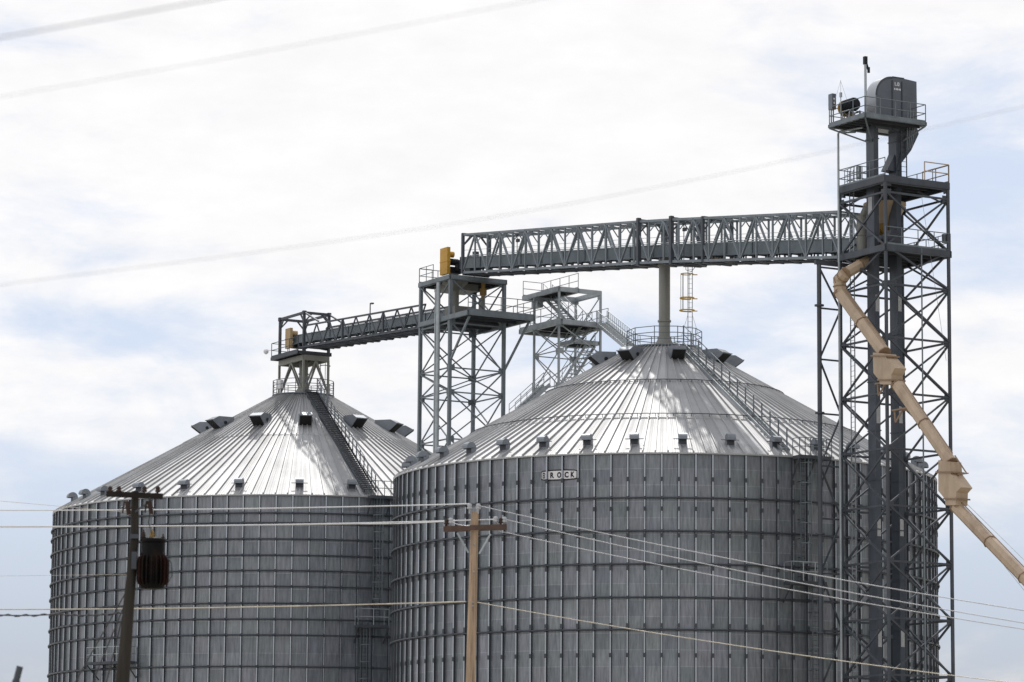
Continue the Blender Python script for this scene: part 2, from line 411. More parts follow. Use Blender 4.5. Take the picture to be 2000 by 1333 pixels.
    # peak collar, deck and guard rail
    b = MB(); b.lathe((0, 0, 0), [(rc + .02, zc - .35), (rc + .05, zc + .06), (rc + .25, zc + .06), (rc + .25, zc + .14), (.3, zc + .2)], 40, False)
    b.build('peak_collar', 'steel', root, origin=(0, 0, 0))
    b = MB(); k = c['rail_sides']
    pts = [pol(rc + .2, 2 * PI * (i + .5) / k, zc + .1) for i in range(k)]
    b.rail(pts, c['rail_h'], 1.4, .03, 2, closed=True)
    b.build('guard_rail', 'steel', root, origin=(0, 0, 0))
    # stair up the roof
    ths = math.radians(c['stair']) + face; t = V((math.cos(ths), math.sin(ths), 0)); sw = c['stair_w']
    st = MB(); L = R - rc
    for s in (-1, 1): st.beam(pol(R - .1, ths, roofz(R - .1) + .24) + t * (s * sw / 2), pol(rc, ths, roofz(rc) + .24) + t * (s * sw / 2), .06, .2)
    k = int(L / c['tread'])
    for i in range(k + 1):
        r = rc + (R - .2 - rc) * i / k; p = pol(r, ths, roofz(r) + .33)
        st.cbox(p, t * sw, pol(c['tread_d'], ths, 0), V((0, 0, .05)))
    so = st.build('roof_stair', c['stair_mat'], root, origin=(0, 0, 0))
    for side in c['stair_rails']:
        hb = MB(); k = c['stair_posts']; hh = c['stair_rail_h']
        P = [pol(rc + (R - .6 - rc) * i / k, ths, roofz(rc + (R - .6 - rc) * i / k) + .2) + t * (side * (sw / 2 + .06)) for i in range(k + 1)]
        for p in P: hb.beam(p, p + V((0, 0, hh)), .07, .07)
        for f in (1, .52): hb.tube(P[0] + V((0, 0, hh * f)), P[-1] + V((0, 0, hh * f)), .03, 5)
        hb.build('handrail', 'galv' if c['bright_rail'] else 'steel', so, origin=(0, 0, 0))
    # landing at the eave and the ladders below it
    la, lb = c['landing']; la = math.radians(la) + face; lb = math.radians(lb) + face
    d = MB(); pts_i = []; pts_o = []
    for i in range(7):
        a = la + (lb - la) * i / 6; pts_i.append(pol(R + .22, a, ze)); pts_o.append(pol(R + 1.15, a, ze))
    for i in range(6):
        d.add([pts_i[i], pts_i[i + 1], pts_o[i + 1], pts_o[i]] + [p - V((0, 0, .22)) for p in (pts_i[i], pts_i[i + 1], pts_o[i + 1], pts_o[i])],
              [(0, 1, 2, 3), (7, 6, 5, 4), (0, 3, 7, 4), (3, 2, 6, 7), (2, 1, 5, 6), (1, 0, 4, 5)])
    for i in (0, 3, 6):
        a = la + (lb - la) * i / 6; d.beam(pol(R + 1.1, a, ze - .2), pol(R + .1, a, ze - 1.5), .08)
    lo = d.build('landing', 'dsteel', root, origin=(0, 0, 0))
    r_ = MB(); r_.rail(pts_o, 1.1, .55, .03, 1); r_.rail([pts_o[-1], pts_i[-1]], 1.1, 1, .03, 1); r_.rail([pts_o[0], pts_i[0]], 1.1, 1, .03, 1)
    r_.build('guard_rail', 'steel', lo, origin=(0, 0, 0))
    for (a, zt, zb) in c['ladders']:
        a = math.radians(a) + face; tt = V((math.cos(a), math.sin(a), 0)); lad = MB()
        for s in (-1, 1): lad.beam(pol(R + .5, a, zb) + tt * .23 * s, pol(R + .5, a, zt) + tt * .23 * s, .06)
        k = int((zt - zb) / .3)
        for i in range(k): lad.tube(pol(R + .5, a, zb + .15 + .3 * i) - tt * .23, pol(R + .5, a, zb + .15 + .3 * i) + tt * .23, .018, 4, caps=False)
        z = zb + .4
        while z < zt:
            for s in (-1, 1): lad.beam(pol(R + .5, a, z) + tt * .23 * s, pol(R + .1, a, z) + tt * .23 * s, .05)
            z += 1.2
        lw = lad.build('wall_ladder', 'dsteel', root, origin=(0, 0, 0))
        cg = MB(); z = zb + 1.2; cen = pol(R + .68, a, 0)
        while z < zt + .5:
            q = [cen + tt * (.38 * math.cos(x)) + pol(.42 * math.sin(x), a, 0) + V((0, 0, z)) for x in [-.35 + (PI + .7) * i / 10 for i in range(11)]]
            cg.path(q, .035, 5); z += 1.27
        for x in (0.1, .9, 1.57, 2.2, 3.0):
            q = cen + tt * (.38 * math.cos(x)) + pol(.42 * math.sin(x), a, 0); cg.beam(q + V((0, 0, zb + 1.2)), q + V((0, 0, zt)), .035)
        cg.build('safety_cage', 'steel', lw, origin=(0, 0, 0))
    for (a0, a1, z, hh) in c['mid_landings']:
        a0 = math.radians(a0) + face; a1 = math.radians(a1) + face; d = MB()
        A = [pol(R + .25, a0, z), pol(R + .25, a1, z), pol(R + 1.3, a1, z), pol(R + 1.3, a0, z)]
        d.add(A + [p - V((0, 0, .2)) for p in A], [(0, 1, 2, 3), (7, 6, 5, 4), (0, 3, 7, 4), (3, 2, 6, 7), (2, 1, 5, 6), (1, 0, 4, 5)])
        for p, q in ((A[2], a1), (A[3], a0)): d.beam(p - V((0, 0, .2)), pol(R + .1, q, z - 1.3), .08)
        o = d.build('landing', 'dsteel', root, origin=(0, 0, 0))
        r_ = MB(); r_.rail([A[1], A[2], A[3], A[0]], hh, 1.0, .035, 1); r_.build('guard_rail', 'galv', o, origin=(0, 0, 0))
    return root, roofz, face

# right (nearer) bin
YR = 232.0
pR = at(1297.5, 800, YR); RR = 18.24
frR = V((pR.x, YR - RR, 0)); 
zeR = zat((pR.x, YR - RR), 884.5)
def zfront(P, R, py):      # height on the wall face nearest the road
    d = V((P[0], P[1], 0)).normalized(); return zat((P[0] - d.x * R, P[1] - d.y * R), py)
rcR = 2.35; zcR = zfront(pR, rcR, 676)
ringsR = [zfront(pR, RR + .2, y) for y in (972.4, 1037.3, 1102, 1167, 1230)]
splR = [zfront(pR, RR + .1, y) for y in (936, 994, 1046, 1110, 1222, 1280)]
faceR = math.atan2(-pR.x, pR.y)
binR, roofzR, _ = make_bin(dict(cx=pR.x, cy=YR, R=RR, ze=zeR, rc=rcR, zc=zcR, nst=108, sheet=1.03, phase=faceR - .0082, label='nearer wide corrugated grain bin with nameplate under its eave',
    rings=ringsR, splices=splR, sections=[(RR + .18, 13.4, 144, 0), (13.55, 7.9, 144, .035), (8.05, rcR, 72, .07)], rphase=faceR + .01, roof_rings=[8.15, 13.3],
    eave_vents=[-6.2 + 10 * k for k in range(-9, 10)], roof_vents=[-114, -72.5, -31, 10.8, 52, 94], ev_w=.54, vent_w=.95, vent_r=3.5, vent_l=1.9, rail_sides=10, rail_h=1.25,
    stair=25, stair_w=.55, tread=.8, tread_d=.10, stair_mat='galv', stair_rails=(1,), stair_posts=13, stair_rail_h=1.25, bright_rail=False, landing=(26, 33),
    ladders=[(28.0, zeR, zfront(pR, RR, 1115) - .6), (30.5, zfront(pR, RR, 1120), 3.0)], mid_landings=[(24.0, 31.5, zfront(pR, RR, 1132), 1.2)]))
# left (farther) bin
YL = 278.0
pL = at(591, 850, YL); RL = 19.86
zeL = zfront(pL, RL, 966.5); rcL = 2.3; zcL = zfront(pL, rcL, 770)
ringsL = [zfront(pL, RL + .2, y) for y in (1002.6, 1022, 1053.4, 1085, 1115, 1146, 1179, 1210, 1241, 1302.5, 1364)]
faceL = math.atan2(-pL.x, pL.y)
binL, roofzL, _ = make_bin(dict(cx=pL.x, cy=YL, R=RL, ze=zeL, rc=rcL, zc=zcL, nst=100, sheet=1.2, phase=faceL + .0305, label='farther corrugated grain bin with conveyor head frame over its peak',
    rings=ringsL, splices=[], sections=[(RL + .18, 9.7, 136, 0), (9.85, rcL, 136, .035)], rphase=faceL - .01, roof_rings=[],
    eave_vents=[-72, -63, -54, -41, -28, -14.4, -.5, 11.5, 26, 40, 54, 68, 82], roof_vents=[-118, -86, -56, -25, 1.5, 31.5, 60, 88], ev_w=.62, vent_w=1.02, vent_r=6.9, vent_l=2.15, rail_sides=16, rail_h=1.2,
    stair=15.3, stair_w=.95, tread=.34, tread_d=.22, stair_mat='dsteel', stair_rails=(1,), stair_posts=16, stair_rail_h=1.1, bright_rail=False, landing=(14.5, 23),
    ladders=[(16.5, zeL, zfront(pL, RL, 1200)), (14.0, zfront(pL, RL, 1215), 3.0)], mid_landings=[(12.0, 18.5, zfront(pL, RL, 1220), 1.2), (-50, -38, zfront(pL, RL, 1290), 1.1)]))

# nameplate on the nearer bin
def nameplate():
    a_of = lambda px: faceR + math.asin((px - 1297.5) / 575.0)
    aL, aR = a_of(1052.8), a_of(1125.2); am = (aL + aR) / 2
    zc = zfront(pR, RR, 928.2) - .35 + .0
    zc = zat((pR.x + RR * math.sin(am), YR - RR * math.cos(am)), 928.3)
    W = RR * (aR - aL); H = 0.70
    def bend(x, z, r): 
        a = am + x / RR; return pol(r, a, zc + z)
    def plate(name, W, H, cut, r, mat, parent, hole=None):
        xs = [-W / 2 + W * i / 24 for i in range(25)]
        def hh(x):
            e = W / 2 - abs(x); return H / 2 * (.86 + .14 * min(1, e / (W * .32))) if e > cut else H / 2 * (.74 + .12 * e / cut)
        b = MB(); vs = [bend(x, -hh(x), r) for x in xs] + [bend(x, hh(x), r) for x in xs] + [bend(x, -hh(x), r - .02) for x in xs] + [bend(x, hh(x), r - .02) for x in xs]
        n = len(xs); fs = []
        for i in range(n - 1): fs += [(i, i + 1, n + i + 1, n + i), (2 * n + i, i * 1 + 2 * n + 1, i + 1, i), (n + i, n + i + 1, 3 * n + i + 1, 3 * n + i)]
        fs += [(0, n, 3 * n, 2 * n), (n - 1, 2 * n - 1, 4 * n - 1, 3 * n - 1)]
        b.add(vs, fs); return b.build(name, mat, parent, origin=(0, 0, 0))
    p = plate('nameplate', W, H, .12, RR + .030, 'ink', binR)
    p2 = plate('plate_face', W * .962, H * .76, .10, RR + .038, 'white', p)
    px2m = W / 72.4
    for chx, off, wpx in (('B', -30.4, 5.2), ('R', -13.4, 7.6), ('O', .7, 8.2), ('C', 15.6, 7.8), ('K', 27.5, 7.8)):
        if chx == 'B':
            L_ = MB(); X = (0, .32, .70, 1.0); Zs = (0, .19, .42, .58, .81, 1)
            for ci in range(3):
                for ri in range(5):
                    if ci == 0 or (ci == 1 and ri % 2 == 0) or ci == 2:
                        x0, x1 = X[ci], X[ci + 1]; tr = br = x1
                        if ci == 2 and ri % 2 == 0: tr, br = (.80, .97) if ri == 4 else ((.97, .80) if ri == 0 else (.84, .84))
                        q = [(x0, Zs[ri]), (br, Zs[ri]), (tr, Zs[ri + 1]), (x0, Zs[ri + 1])]
                        L_.add([bend((a_ - .5) * wpx * px2m + off * px2m, (b_ - .5) * .38, RR + .048) for a_, b_ in q], [(0, 1, 2, 3)])
            L_.build('letter', 'ink', p, origin=(0, 0, 0)); continue
        fc = bpy.data.curves.new('tmp', 'FONT'); fc.body = chx; fc.size = .62; fc.offset = .03
        fo = bpy.data.objects.new('tmp', fc); COL.objects.link(fo)
        dg = bpy.context.evaluated_depsgraph_get(); me = bpy.data.meshes.new_from_object(fo.evaluated_get(dg))
        bpy.data.objects.remove(fo)
        xs = [v.co.x for v in me.vertices]; ys = [v.co.y for v in me.vertices]
        mx = (max(xs) + min(xs)) / 2; my = (max(ys) + min(ys)) / 2; sx = wpx * px2m / (max(xs) - min(xs)); sz = .37 / (max(ys) - min(ys))
        L_ = MB(); L_.add([bend((v.co.x - mx) * sx + off * px2m, (v.co.y - my) * sz, RR + .048) for v in me.vertices], [tuple(p_.vertices) for p_ in me.polygons])
        bpy.data.meshes.remove(me); L_.build('letter', 'ink', p, origin=(0, 0, 0))
nameplate()

# ------------------------------------------------------------------ lattice tower helper
def tower_legs(root, C4, ztop, w, mat, shape='beam', z0=0.0):
    for P in C4:
        b = MB()
        if shape == 'tube': b.tube(V((P.x, P.y, z0)), V((P.x, P.y, ztop)), w / 2, 10)
        else: b.beam(V((P.x, P.y, z0)), V((P.x, P.y, ztop)), w, w, up=UX)
        b.cbox(V((P.x, P.y, z0 + .02)), UX * w * 2.4, WX * w * 2.4, V((0, 0, .04)))
        b.build('leg', mat, root)
def face_brace(root, P, Q, levels, w, mat, xs=True, wide=None):
    b = MB(); d = (Q - P).normalized(); 
    for i, z in enumerate(levels):
        a = V((P.x, P.y, z)); c = V((Q.x, Q.y, z))
        b.beam(a, c, w * 1.15, w * 1.15)
        for e, sg in ((a, 1), (c, -1)): b.cbox(e + d * (.22 * sg), d * .42, V((0, 0, .42)), d.cross(ZX) * .03)
        if i + 1 < len(levels):
            z2 = levels[i + 1]; a2 = V((P.x, P.y, z2)); c2 = V((Q.x, Q.y, z2))
            if abs(z2 - z) > 1.2:
                off = d.cross(ZX) * (w * .55)
                b.beam(a + off, c2 + off, w, w); 
                if xs: b.beam(c - off, a2 - off, w, w)
    return b.build('brace', mat, root)
def platform(root, C4, z, t=.3, mat='dsteel', rails=(0, 1, 2, 3), over=0.0, railmat='steel', rh=1.1, name='platform', post=1.4, joists=True, mids=1):
    """C4 in order; a real deck with edge beams, joists underneath and a guard rail"""
    c = sum(C4, V((0, 0, 0))) / 4
    C = [V((p.x, p.y, 0)) + (V((p.x - c.x, p.y - c.y, 0)).normalized() * over) for p in C4]
    b = MB(); vs = [V((p.x, p.y, z)) for p in C] + [V((p.x, p.y, z - .05)) for p in C]
    b.add(vs, [(0, 1, 2, 3), (7, 6, 5, 4), (0, 4, 5, 1), (1, 5, 6, 2), (2, 6, 7, 3), (3, 7, 4, 0)])
    if joists:
        for i in range(1, 6):
            p = C[0].lerp(C[1], i / 6); q = C[3].lerp(C[2], i / 6); b.beam(V((p.x, p.y, z - .15)), V((q.x, q.y, z - .15)), .08, .2)
    o = b.build(name, 'deck', root)
    e = MB()
    for i in range(4):
        p = C[i]; q = C[(i + 1) % 4]; d = (q - p).normalized()
        e.beam(V((p.x, p.y, z - t / 2 + .03)) - d * .06, V((q.x, q.y, z - t / 2 + .03)) + d * .06, .12, t)
        e.beam(V((p.x, p.y, z - t + .04)), V((q.x, q.y, z - t + .04)), .22, .03)
    e.build('edge_beam', mat, o)
    if rails:
        r = MB()
        for i in rails:
            p = C[i]; q = C[(i + 1) % 4]; r.rail([V((p.x, p.y, z + .03)), V((q.x, q.y, z + .03))], rh, post, .032, mids, toe=True)
        r.build('guard_rail', railmat, o)
    return o
def ladder(root, p, ztop, z0, across, off, mat='steel', name='ladder', w=.42, cage=None):
    b = MB(); a = V(across).normalized() * (w / 2)
    for s in (-1, 1): b.beam(V((p.x, p.y, z0)) + a * s, V((p.x, p.y, ztop)) + a * s, .055)
    k = int((ztop - z0) / .32)
    for i in range(k): q = V((p.x, p.y, z0 + .2 + .32 * i)); b.tube(q - a, q + a, .018, 4, caps=False)
    return b.build(name, mat, root)

# ------------------------------------------------------------------ elevator tower (right)
YT = 211.3
Lg = at(1642.3, 700, YT); Lg = V((Lg.x, Lg.y, 0))
aT = 4.79
def T(a, b, z=0.0): return Lg + UX * a + WX * b + ZX * z
NEAR = T(aT, 0); RIGHT = T(aT, aT); BACK = T(0, aT)
zT = zat(T(aT, 0), 343)            # top deck
zM = zat(T(aT, 0), 478)            # lower deck
tower = thing('elevator_tower', 'tall grey lattice steel tower with cross bracing rising around the elevator casings', 'tower', Lg)
C4T = [Lg, NEAR, RIGHT, BACK]
lev = [zat(RIGHT, y) for y in (390, 493, 567, 670, 777, 885, 995, 1103, 1213, 1323)]
d_ = lev[-2] - lev[-1]
while lev[-1] - d_ > 1: lev.append(lev[-1] - d_)
tower_legs(tower, C4T, zT, .24, 'dsteel', 'tube')
for P, Q in ((Lg, NEAR), (NEAR, RIGHT), (RIGHT, BACK), (BACK, Lg)):
    face_brace(tower, P, Q, [zT - .4] + lev, .105, 'dsteel')
platform(tower, C4T, zT, .42, 'dsteel', (0, 2, 3), .05, 'steel')
b = MB()
for p, q in ((T(aT + .05, aT + .05), T(aT * .45, aT + .05)), ):
    b.rail([p + ZX * (zT + .02), q + ZX * (zT + .02)], 1.15, 1.2, .04, 1)
b.rail([T(aT + .05, aT + .05, zT + .02), T(aT + .05, aT * .62, zT + .02)], 1.15, 1.4, .04, 1)
tag(b.build('yellow_rail', 'tan', tower), 'tan painted guard rail', None)
platform(tower, C4T, zM, .40, 'dsteel', (1, 2), .12, 'steel')
# knee braces under the decks and rail frames
for P in C4T:
    b = MB(); b.beam(V((P.x, P.y, zT - 1.4)), V((P.x, P.y, zT - .4)).lerp(T(aT / 2, aT / 2, zT - .45), .55), .1); b.build('knee_brace', 'dsteel', tower)
# outrigger post of the tower under the conveyor bridge
PST = T(0, -1.62); zP = zat(PST, 517)
b = MB(); b.tube(PST, PST + ZX * zP, .145, 12)
for y in (597, 807, 1043, 1236): z = zat(PST, y); b.tube(PST + ZX * (z - .05), PST + ZX * (z + .05), .30, 12)
b.build('outrigger_post', 'dsteel', tower)
b = MB(); b.beam(PST + ZX * (zP + .12) - WX * .3, T(0, aT, zP + .12), .2, .26); b.build('header_beam', 'dsteel', tower)
b = MB(); lv = [zat(PST, y) for y in (522, 602, 702, 808, 910, 1013, 1120, 1232, 1345)]
for i, z in enumerate(lv):
    b.beam(PST + ZX * z, Lg + ZX * z, .10)
    if i + 1 < len(lv):
        z2 = lv[i + 1]
        if i % 2 == 0: b.beam(PST + ZX * z, Lg + ZX * z2, .095)
        else: b.beam(Lg + ZX * z, PST + ZX * z2, .095)
b.build('brace', 'dsteel', tower)
b = MB(); b.tube(T(0.35, -.35), T(.35, -.35, zat(T(.35, -.35), 262)), .075, 10)
q = T(.35, -.35, zat(T(.35, -.35), 262)); b.path([q, q + ZX * .12 + UX * .15, q + ZX * .16 + UX * .8 + WX * .3, q + ZX * .16 + UX * 1.8 + WX * .6], .07, 8)
tag(b.build('conduit', 'galv', tower), 'bright galvanised conduit', None)
b = MB(); b.tube(T(1.2, 3.6), T(1.2, 3.6, zT + 1.0), .045, 8); b.tube(T(aT + .1, aT * .55), T(aT + .1, aT * .55, zM), .05, 8); b.build('conduit', 'steel', tower)
ladder(tower, T(.5, .55), zT + 1.1, 2.0, UX, 0, 'galv')
b = MB(); b.rail([T(0.1, .3, zT), T(1.7, .1, zT), T(1.7, .9, zT)], 1.15, .45, .025, 2); b.build('gate', 'steel', tower)
b = MB(); b.cbox(T(1.55, .35, zT + .75), UX * .3, WX * .2, ZX * .8); b.build('control_box', 'galv', tower)
b = MB(); b.tube(on_plane(1800, 384, NEAR, WX), on_plane(1848, 705, NEAR, WX), .012, 4); b.build('stay_cable', 'galv', tower)
# little antenna poles
b = MB(); b.tube(T(aT, aT, zM + .2), T(aT, aT, zM + 1.5), .02, 5); b.cbox(T(aT - .2, aT - .15, zM + .85), UX * .2, WX * .25, ZX * .55); b.build('junction_box', 'steel', tower)

# ------------------------------------------------------------------ bucket elevator
bA, bB = .78, 2.50; aE = aT / 2
elev = thing('bucket_elevator', 'dark twin casing bucket elevator with big rounded head on top', 'grain elevator', T(aE, 1.6))
zH = zat(T(aE + 1.9, -1.1), 224)      # head platform level
for bb in (bA, bB):
    c = MB(); z = 0.0
    c.cbox(T(aE, bb, zH / 2 + .1), UX * .80, WX * .36, ZX * (zH + .2))
    o = c.build('casing', 'case', elev)
    fl = MB(); z = 3.0
    while z < zH:
        fl.cbox(T(aE, bb, z), UX * .88, WX * .44, ZX * .07); z += 3.05
    fl.build('flange', 'case', o)
    for y0 in (592, 810, 1030, 1246):
        zz = zat(T(aE, bb), y0 + 2)
        pn = MB(); pn.cbox(T(aE + .405, bb, zz), UX * .03, WX * .26, ZX * 1.05); pn.build('access_panel', 'pale', o)
c = MB(); c.cbox(T(aE + .005, bA - .19, zat(T(aE, bA), 403)), UX * .40, WX * .03, ZX * 1.1); c.build('access_panel', 'pale', elev)
# casing ladder
ladder(elev, T(aE + .55, bB + .30), zH, zT, WX, 0, 'dsteel')
# head housing: rounded on the up-leg side
hz0 = zH + .1; hr = 1.28; cyc = bA - .05 + hr; hw = .95
prof = []
for i in range(15):
    t = PI - (PI / 2) * i / 14; prof.append((cyc + hr * math.cos(t), hz0 + 1.62 + hr * math.sin(t)))
prof += [(cyc + .9, hz0 + 1.62 + hr + .02), (3.90, hz0 + 1.62 + hr - .06), (3.92, hz0 + .1), (2.9, hz0 - .5), (bA - .05, hz0 - .5)]
b = MB(); b.prism([T(aE, x, z) for x, z in prof], UX * hw)
hd = b.build('head_housing', 'head', elev)
b = MB()
for x in (cyc, 2.75): b.cbox(T(aE + hw / 2 + .02, x, hz0 + 1.1), UX * .05, WX * .07, ZX * 3.2)
b.cbox(T(aE, cyc + .45, hz0 + 1.62 + hr + .03), UX * (hw + .1), WX * .9, ZX * .05)
b.prism([T(aE + hw / 2 + .02, x, z) for x, z in [(cyc + (hr + .03) * math.cos(t), hz0 + 1.62 + (hr + .03) * math.sin(t)) for t in [PI - PI / 2 * i / 14 for i in range(15)]] + [(cyc + (hr - .09) * math.cos(t), hz0 + 1.62 + (hr - .09) * math.sin(t)) for t in [PI / 2 + PI / 2 * i / 14 for i in range(15)]]], UX * .05)
b.build('seam_flange', 'case', hd)
b = MB()
zl = hz0 + 2.5
for (x, z, w_, h_) in ((2.02, zl, .05, .22), (2.07, zl - .09, .14, .05), (2.22, zl, .05, .22), (2.28, zl + .09, .1, .05), (2.28, zl - .09, .1, .05), (2.33, zl, .05, .14)):
    b.cbox(T(aE + hw / 2 + .012, x + .20, z), UX * .012, WX * w_, ZX * h_)
for i, x in enumerate((1.93, 2.05, 2.15, 2.27, 2.36)): b.cbox(T(aE + hw / 2 + .012, x + .25, zl - .33), UX * .012, WX * .07, ZX * (.10 if i % 2 else .12))
b.build('emblem', 'white', hd)
arc = [PI - PI / 2 * i / 14 for i in range(15)]; zc_ = hz0 + 1.62
outer = [(cyc - hr - .035, hz0 + .05)] + [(cyc + (hr + .035) * math.cos(t), zc_ + (hr + .035) * math.sin(t)) for t in arc]
inner = [(cyc - hr + .02, hz0 + .05)] + [(cyc + (hr - .02) * math.cos(t), zc_ + (hr - .02) * math.sin(t)) for t in arc]
b = MB()
for i in range(len(outer) - 1):
    b.prism([T(aE, x, z) for x, z in (outer[i], outer[i + 1], inner[i + 1], inner[i])], UX * (hw + .04))
b.build('hood_cover', 'hood', hd)
# discharge hopper under the head
zz = lambda y: zat(T(aE, 3.2), y)
b = MB(); b.prism([T(aE, x, z) for x, z in ((2.7, zz(232)), (3.7, zz(236)), (4.02, zz(256)), (4.05, zz(262)), (3.45, zz(296)), (2.72, zz(322)), (2.6, zz(338)), (2.34, zz(338)), (2.68, zz(300)))], UX * .9)
b.build('discharge_hopper', 'case', elev)
b = MB(); b.prism([T(aE - .1, x, z) for x, z in ((1.75, zz(338)), (2.15, zz(316)), (2.4, zz(300)), (2.4, zz(340)))], UX * .7); b.build('hopper_foot', 'case', elev)
# head platform
HP = [T(aE - 1.9, -1.12), T(aE + 1.9, -1.12), T(aE + 1.9, 3.5), T(aE - 1.9, 3.5)]
hp = platform(elev, HP, zH, .2, 'steel', (0, 1, 2, 3), 0, 'steel', 1.12, 'head_platform', 1.3)
b = MB()
for p in HP: b.beam(V((p.x, p.y, zH - .2)), V((p.x, p.y, zH - .2)).lerp(T(aE, min(max((p - Lg).dot(WX), bA), bB), zH - 1.3), .95), .09)
b.path([T(aE - 1.8, -1.0, zH - .25), T(aE - 1.2, -.7, zH - .55), T(aE - .4, -.2, zH - .6)], .06, 6)
b.build('knee_brace', 'steel', hp)
# drive motor with belt guard
dm = MB(); q = T(aE - .65, -.25, zH + 1.15)
dm.tube(q - UX * .5 - WX * .1, q + UX * .45 - WX * .1, .40, 16); dm.tube(q + UX * .45 - WX * .1, q + UX * .62 - WX * .1, .2, 12)
for i in range(6): dm.tube(q - UX * (.4 - .14 * i) - WX * .1, q - UX * (.36 - .14 * i) - WX * .1, .43, 16)
mo = dm.build('drive_motor', 'motor', elev)
g = MB(); g.tube(q - UX * .72 - WX * .1 - ZX * .1, q - UX * .56 - WX * .1 - ZX * .1, .52, 20); g.cbox(q - UX * .64 + WX * .3 - ZX * .7, UX * .16, WX * .5, ZX * .9); g.build('belt_guard', 'gold', mo)
g = MB()
for s in (-.35, .35):
    g.beam(q + UX * s - WX * .45 - ZX * .4, T(aE - .65 + s, -.8, zH + .02), .06); g.beam(q + UX * s + WX * .3 - ZX * .35, T(aE - .65 + s, .35, zH + .02), .06)
    g.beam(q + UX * s - WX * .45 - ZX * .4, T(aE - .65 + s, .35, zH + .02), .05)
g.beam(q - UX * .4 - WX * .5 - ZX * .42, q + UX * .4 - WX * .5 - ZX * .42, .08); g.beam(q - UX * .4 + WX * .35 - ZX * .42, q + UX * .4 + WX * .35 - ZX * .42, .08)
g.build('motor_frame', 'galv', mo)
# davit and electrical box, antenna on the head platform
dv = MB(); p = T(aE + .55, -.1, zH + .02); top = zat(p, 114)
dv.cbox(V((p.x, p.y, top - .15)), UX * .22, WX * .2, ZX * .5); dv.beam(V((p.x, p.y, top - .05)), V((p.x, p.y, top - .9)) + WX * .28, .10); dv.tube(V((p.x, p.y, top - .55)) + WX * .25, V((p.x, p.y, top - .9)) + WX * .25, .09, 8)
dvo = dv.build('davit_hoist', 'motor', origin=p); d2 = MB(); d2.tube(p, V((p.x, p.y, top - .3)), .085, 10); d2.build('post', 'galv', dvo, origin=p); tag(dvo, 'slim davit post with black hoist at its tip beside the elevator head', 'hoist')
eb = MB(); p = T(aE - 1.75, -1.0, zH + .03)
eb.cbox(p + ZX * 1.45, UX * .42, WX * .30, ZX * 1.0); ebx = eb.build('control_cabinet', 'head', origin=p); tag(ebx, 'grey control cabinet on a post at the corner of the head platform', 'cabinet')
e2 = MB(); e2.beam(p - WX * .08, p + ZX * .96 - WX * .08, .06); e2.beam(p + WX * .08, p + ZX * .96 + WX * .08, .06); o = e2.build('post', 'steel', ebx, origin=p)
e3 = MB()
for dz in (1.62, 1.35): e3.cbox(p + ZX * dz + UX * .215, UX * .012, WX * .1, ZX * .1)
e3.build('label_plate', 'white', ebx, origin=p)
an = MB(); p = T(aE - .9, -.95, zH + .03)
an.tube(p, p + ZX * 1.75, .03, 6); an.cbox(p + ZX * 1.75, UX * .14, WX * .12, ZX * .3); an.tube(p + ZX * 1.8, p + ZX * 2.7, .012, 5)
for s in (-1, 1): an.tube(p + ZX * 2.65, p + ZX * 1.3 + UX * .35 * s + WX * .25 * s, .008, 4)
tag(an.build('antenna', 'galv', origin=p), 'thin whip antenna with wire stays on the head platform', 'antenna')
b = MB()
for i in range(4):
    p0 = T(aE + .9, 2.9 + .22 * i, zH + .9); p1 = T(aE + .55, 3.05 + .14 * i, zz(300 - 4 * i)); b.tube(p0, p1, .016, 5)
b.build('stay_cable', 'galv', elev)

# distributor between the two decks
zD1, zD2 = zat(T(aE, 1.9), 402), zat(T(aE, 1.9), 470)
dist = thing('grain_distributor', 'ochre funnel shaped grain distributor between the two tower decks', 'distributor', T(1.15, 2.62, zM))
cD = T(1.15, 2.62)
b = MB(); b.lathe(V((cD.x, cD.y, 0)), [(.55, zD1 - .2), (.62, zD1 - .5), (.62, zD1 - 1.25), (.4, zD1 - 1.6), (.4, zM + .1)], 20); b.build('body', 'gold', dist)
b = MB(); b.lathe(V((cD.x, cD.y, 0)), [(1.35, zD1 + .38), (1.35, zD1 + .28), (.98, zD1 - .45), (.64, zD1 - .9), (.66, zD1 - .95)], 20); b.build('funnel', 'tan', dist)
b = MB()
for t in range(8):
    a = 2 * PI * t / 8; b.tube(V((cD.x + .5 * math.cos(a), cD.y + .5 * math.sin(a), zD1 - 1.1)), V((cD.x + 1.1 * math.cos(a), cD.y + 1.1 * math.sin(a), zM + .05)), .12, 8)
b.build('outlet_pipe', 'gold', dist)
b = MB(); b.tube(T(1.0, .95, zM + .02), T(1.0, .95, zM + 2.4), .33, 14); b.tube(T(1.0, .95, zM + 2.4), T(1.3, 1.1, zD1), .2, 12); b.tube(T(1.0, .95, zM + 1.2), T(1.0, .95, zM + 1.28), .39, 14)
tag(b.build('drop_pipe', 'pipe', origin=T(1.0, .95, zM)), 'grey drop pipe standing beside the left tower leg on the lower deck', 'pipe')
b = MB(); b.cbox(T(4.0, 1.1, zM + .5), UX * .8, WX * 1.0, ZX * .7); b.cbox(T(4.0, 1.1, zM + .95), UX * .5, WX * .6, ZX * .25); b.tube(T(4.0, .5, zM + .5), T(4.0, .1, zM + .5), .22, 10); 
for s in (-1, 1): b.cbox(T(4.0 + s * .3, 1.1, zM + .08), UX * .1, WX * .9, ZX * .16)
tag(b.build('gear_drive', 'dsteel', origin=T(4.0, 1.1, zM)), 'dark gearbox drive standing on the lower tower deck near its corner', 'drive')

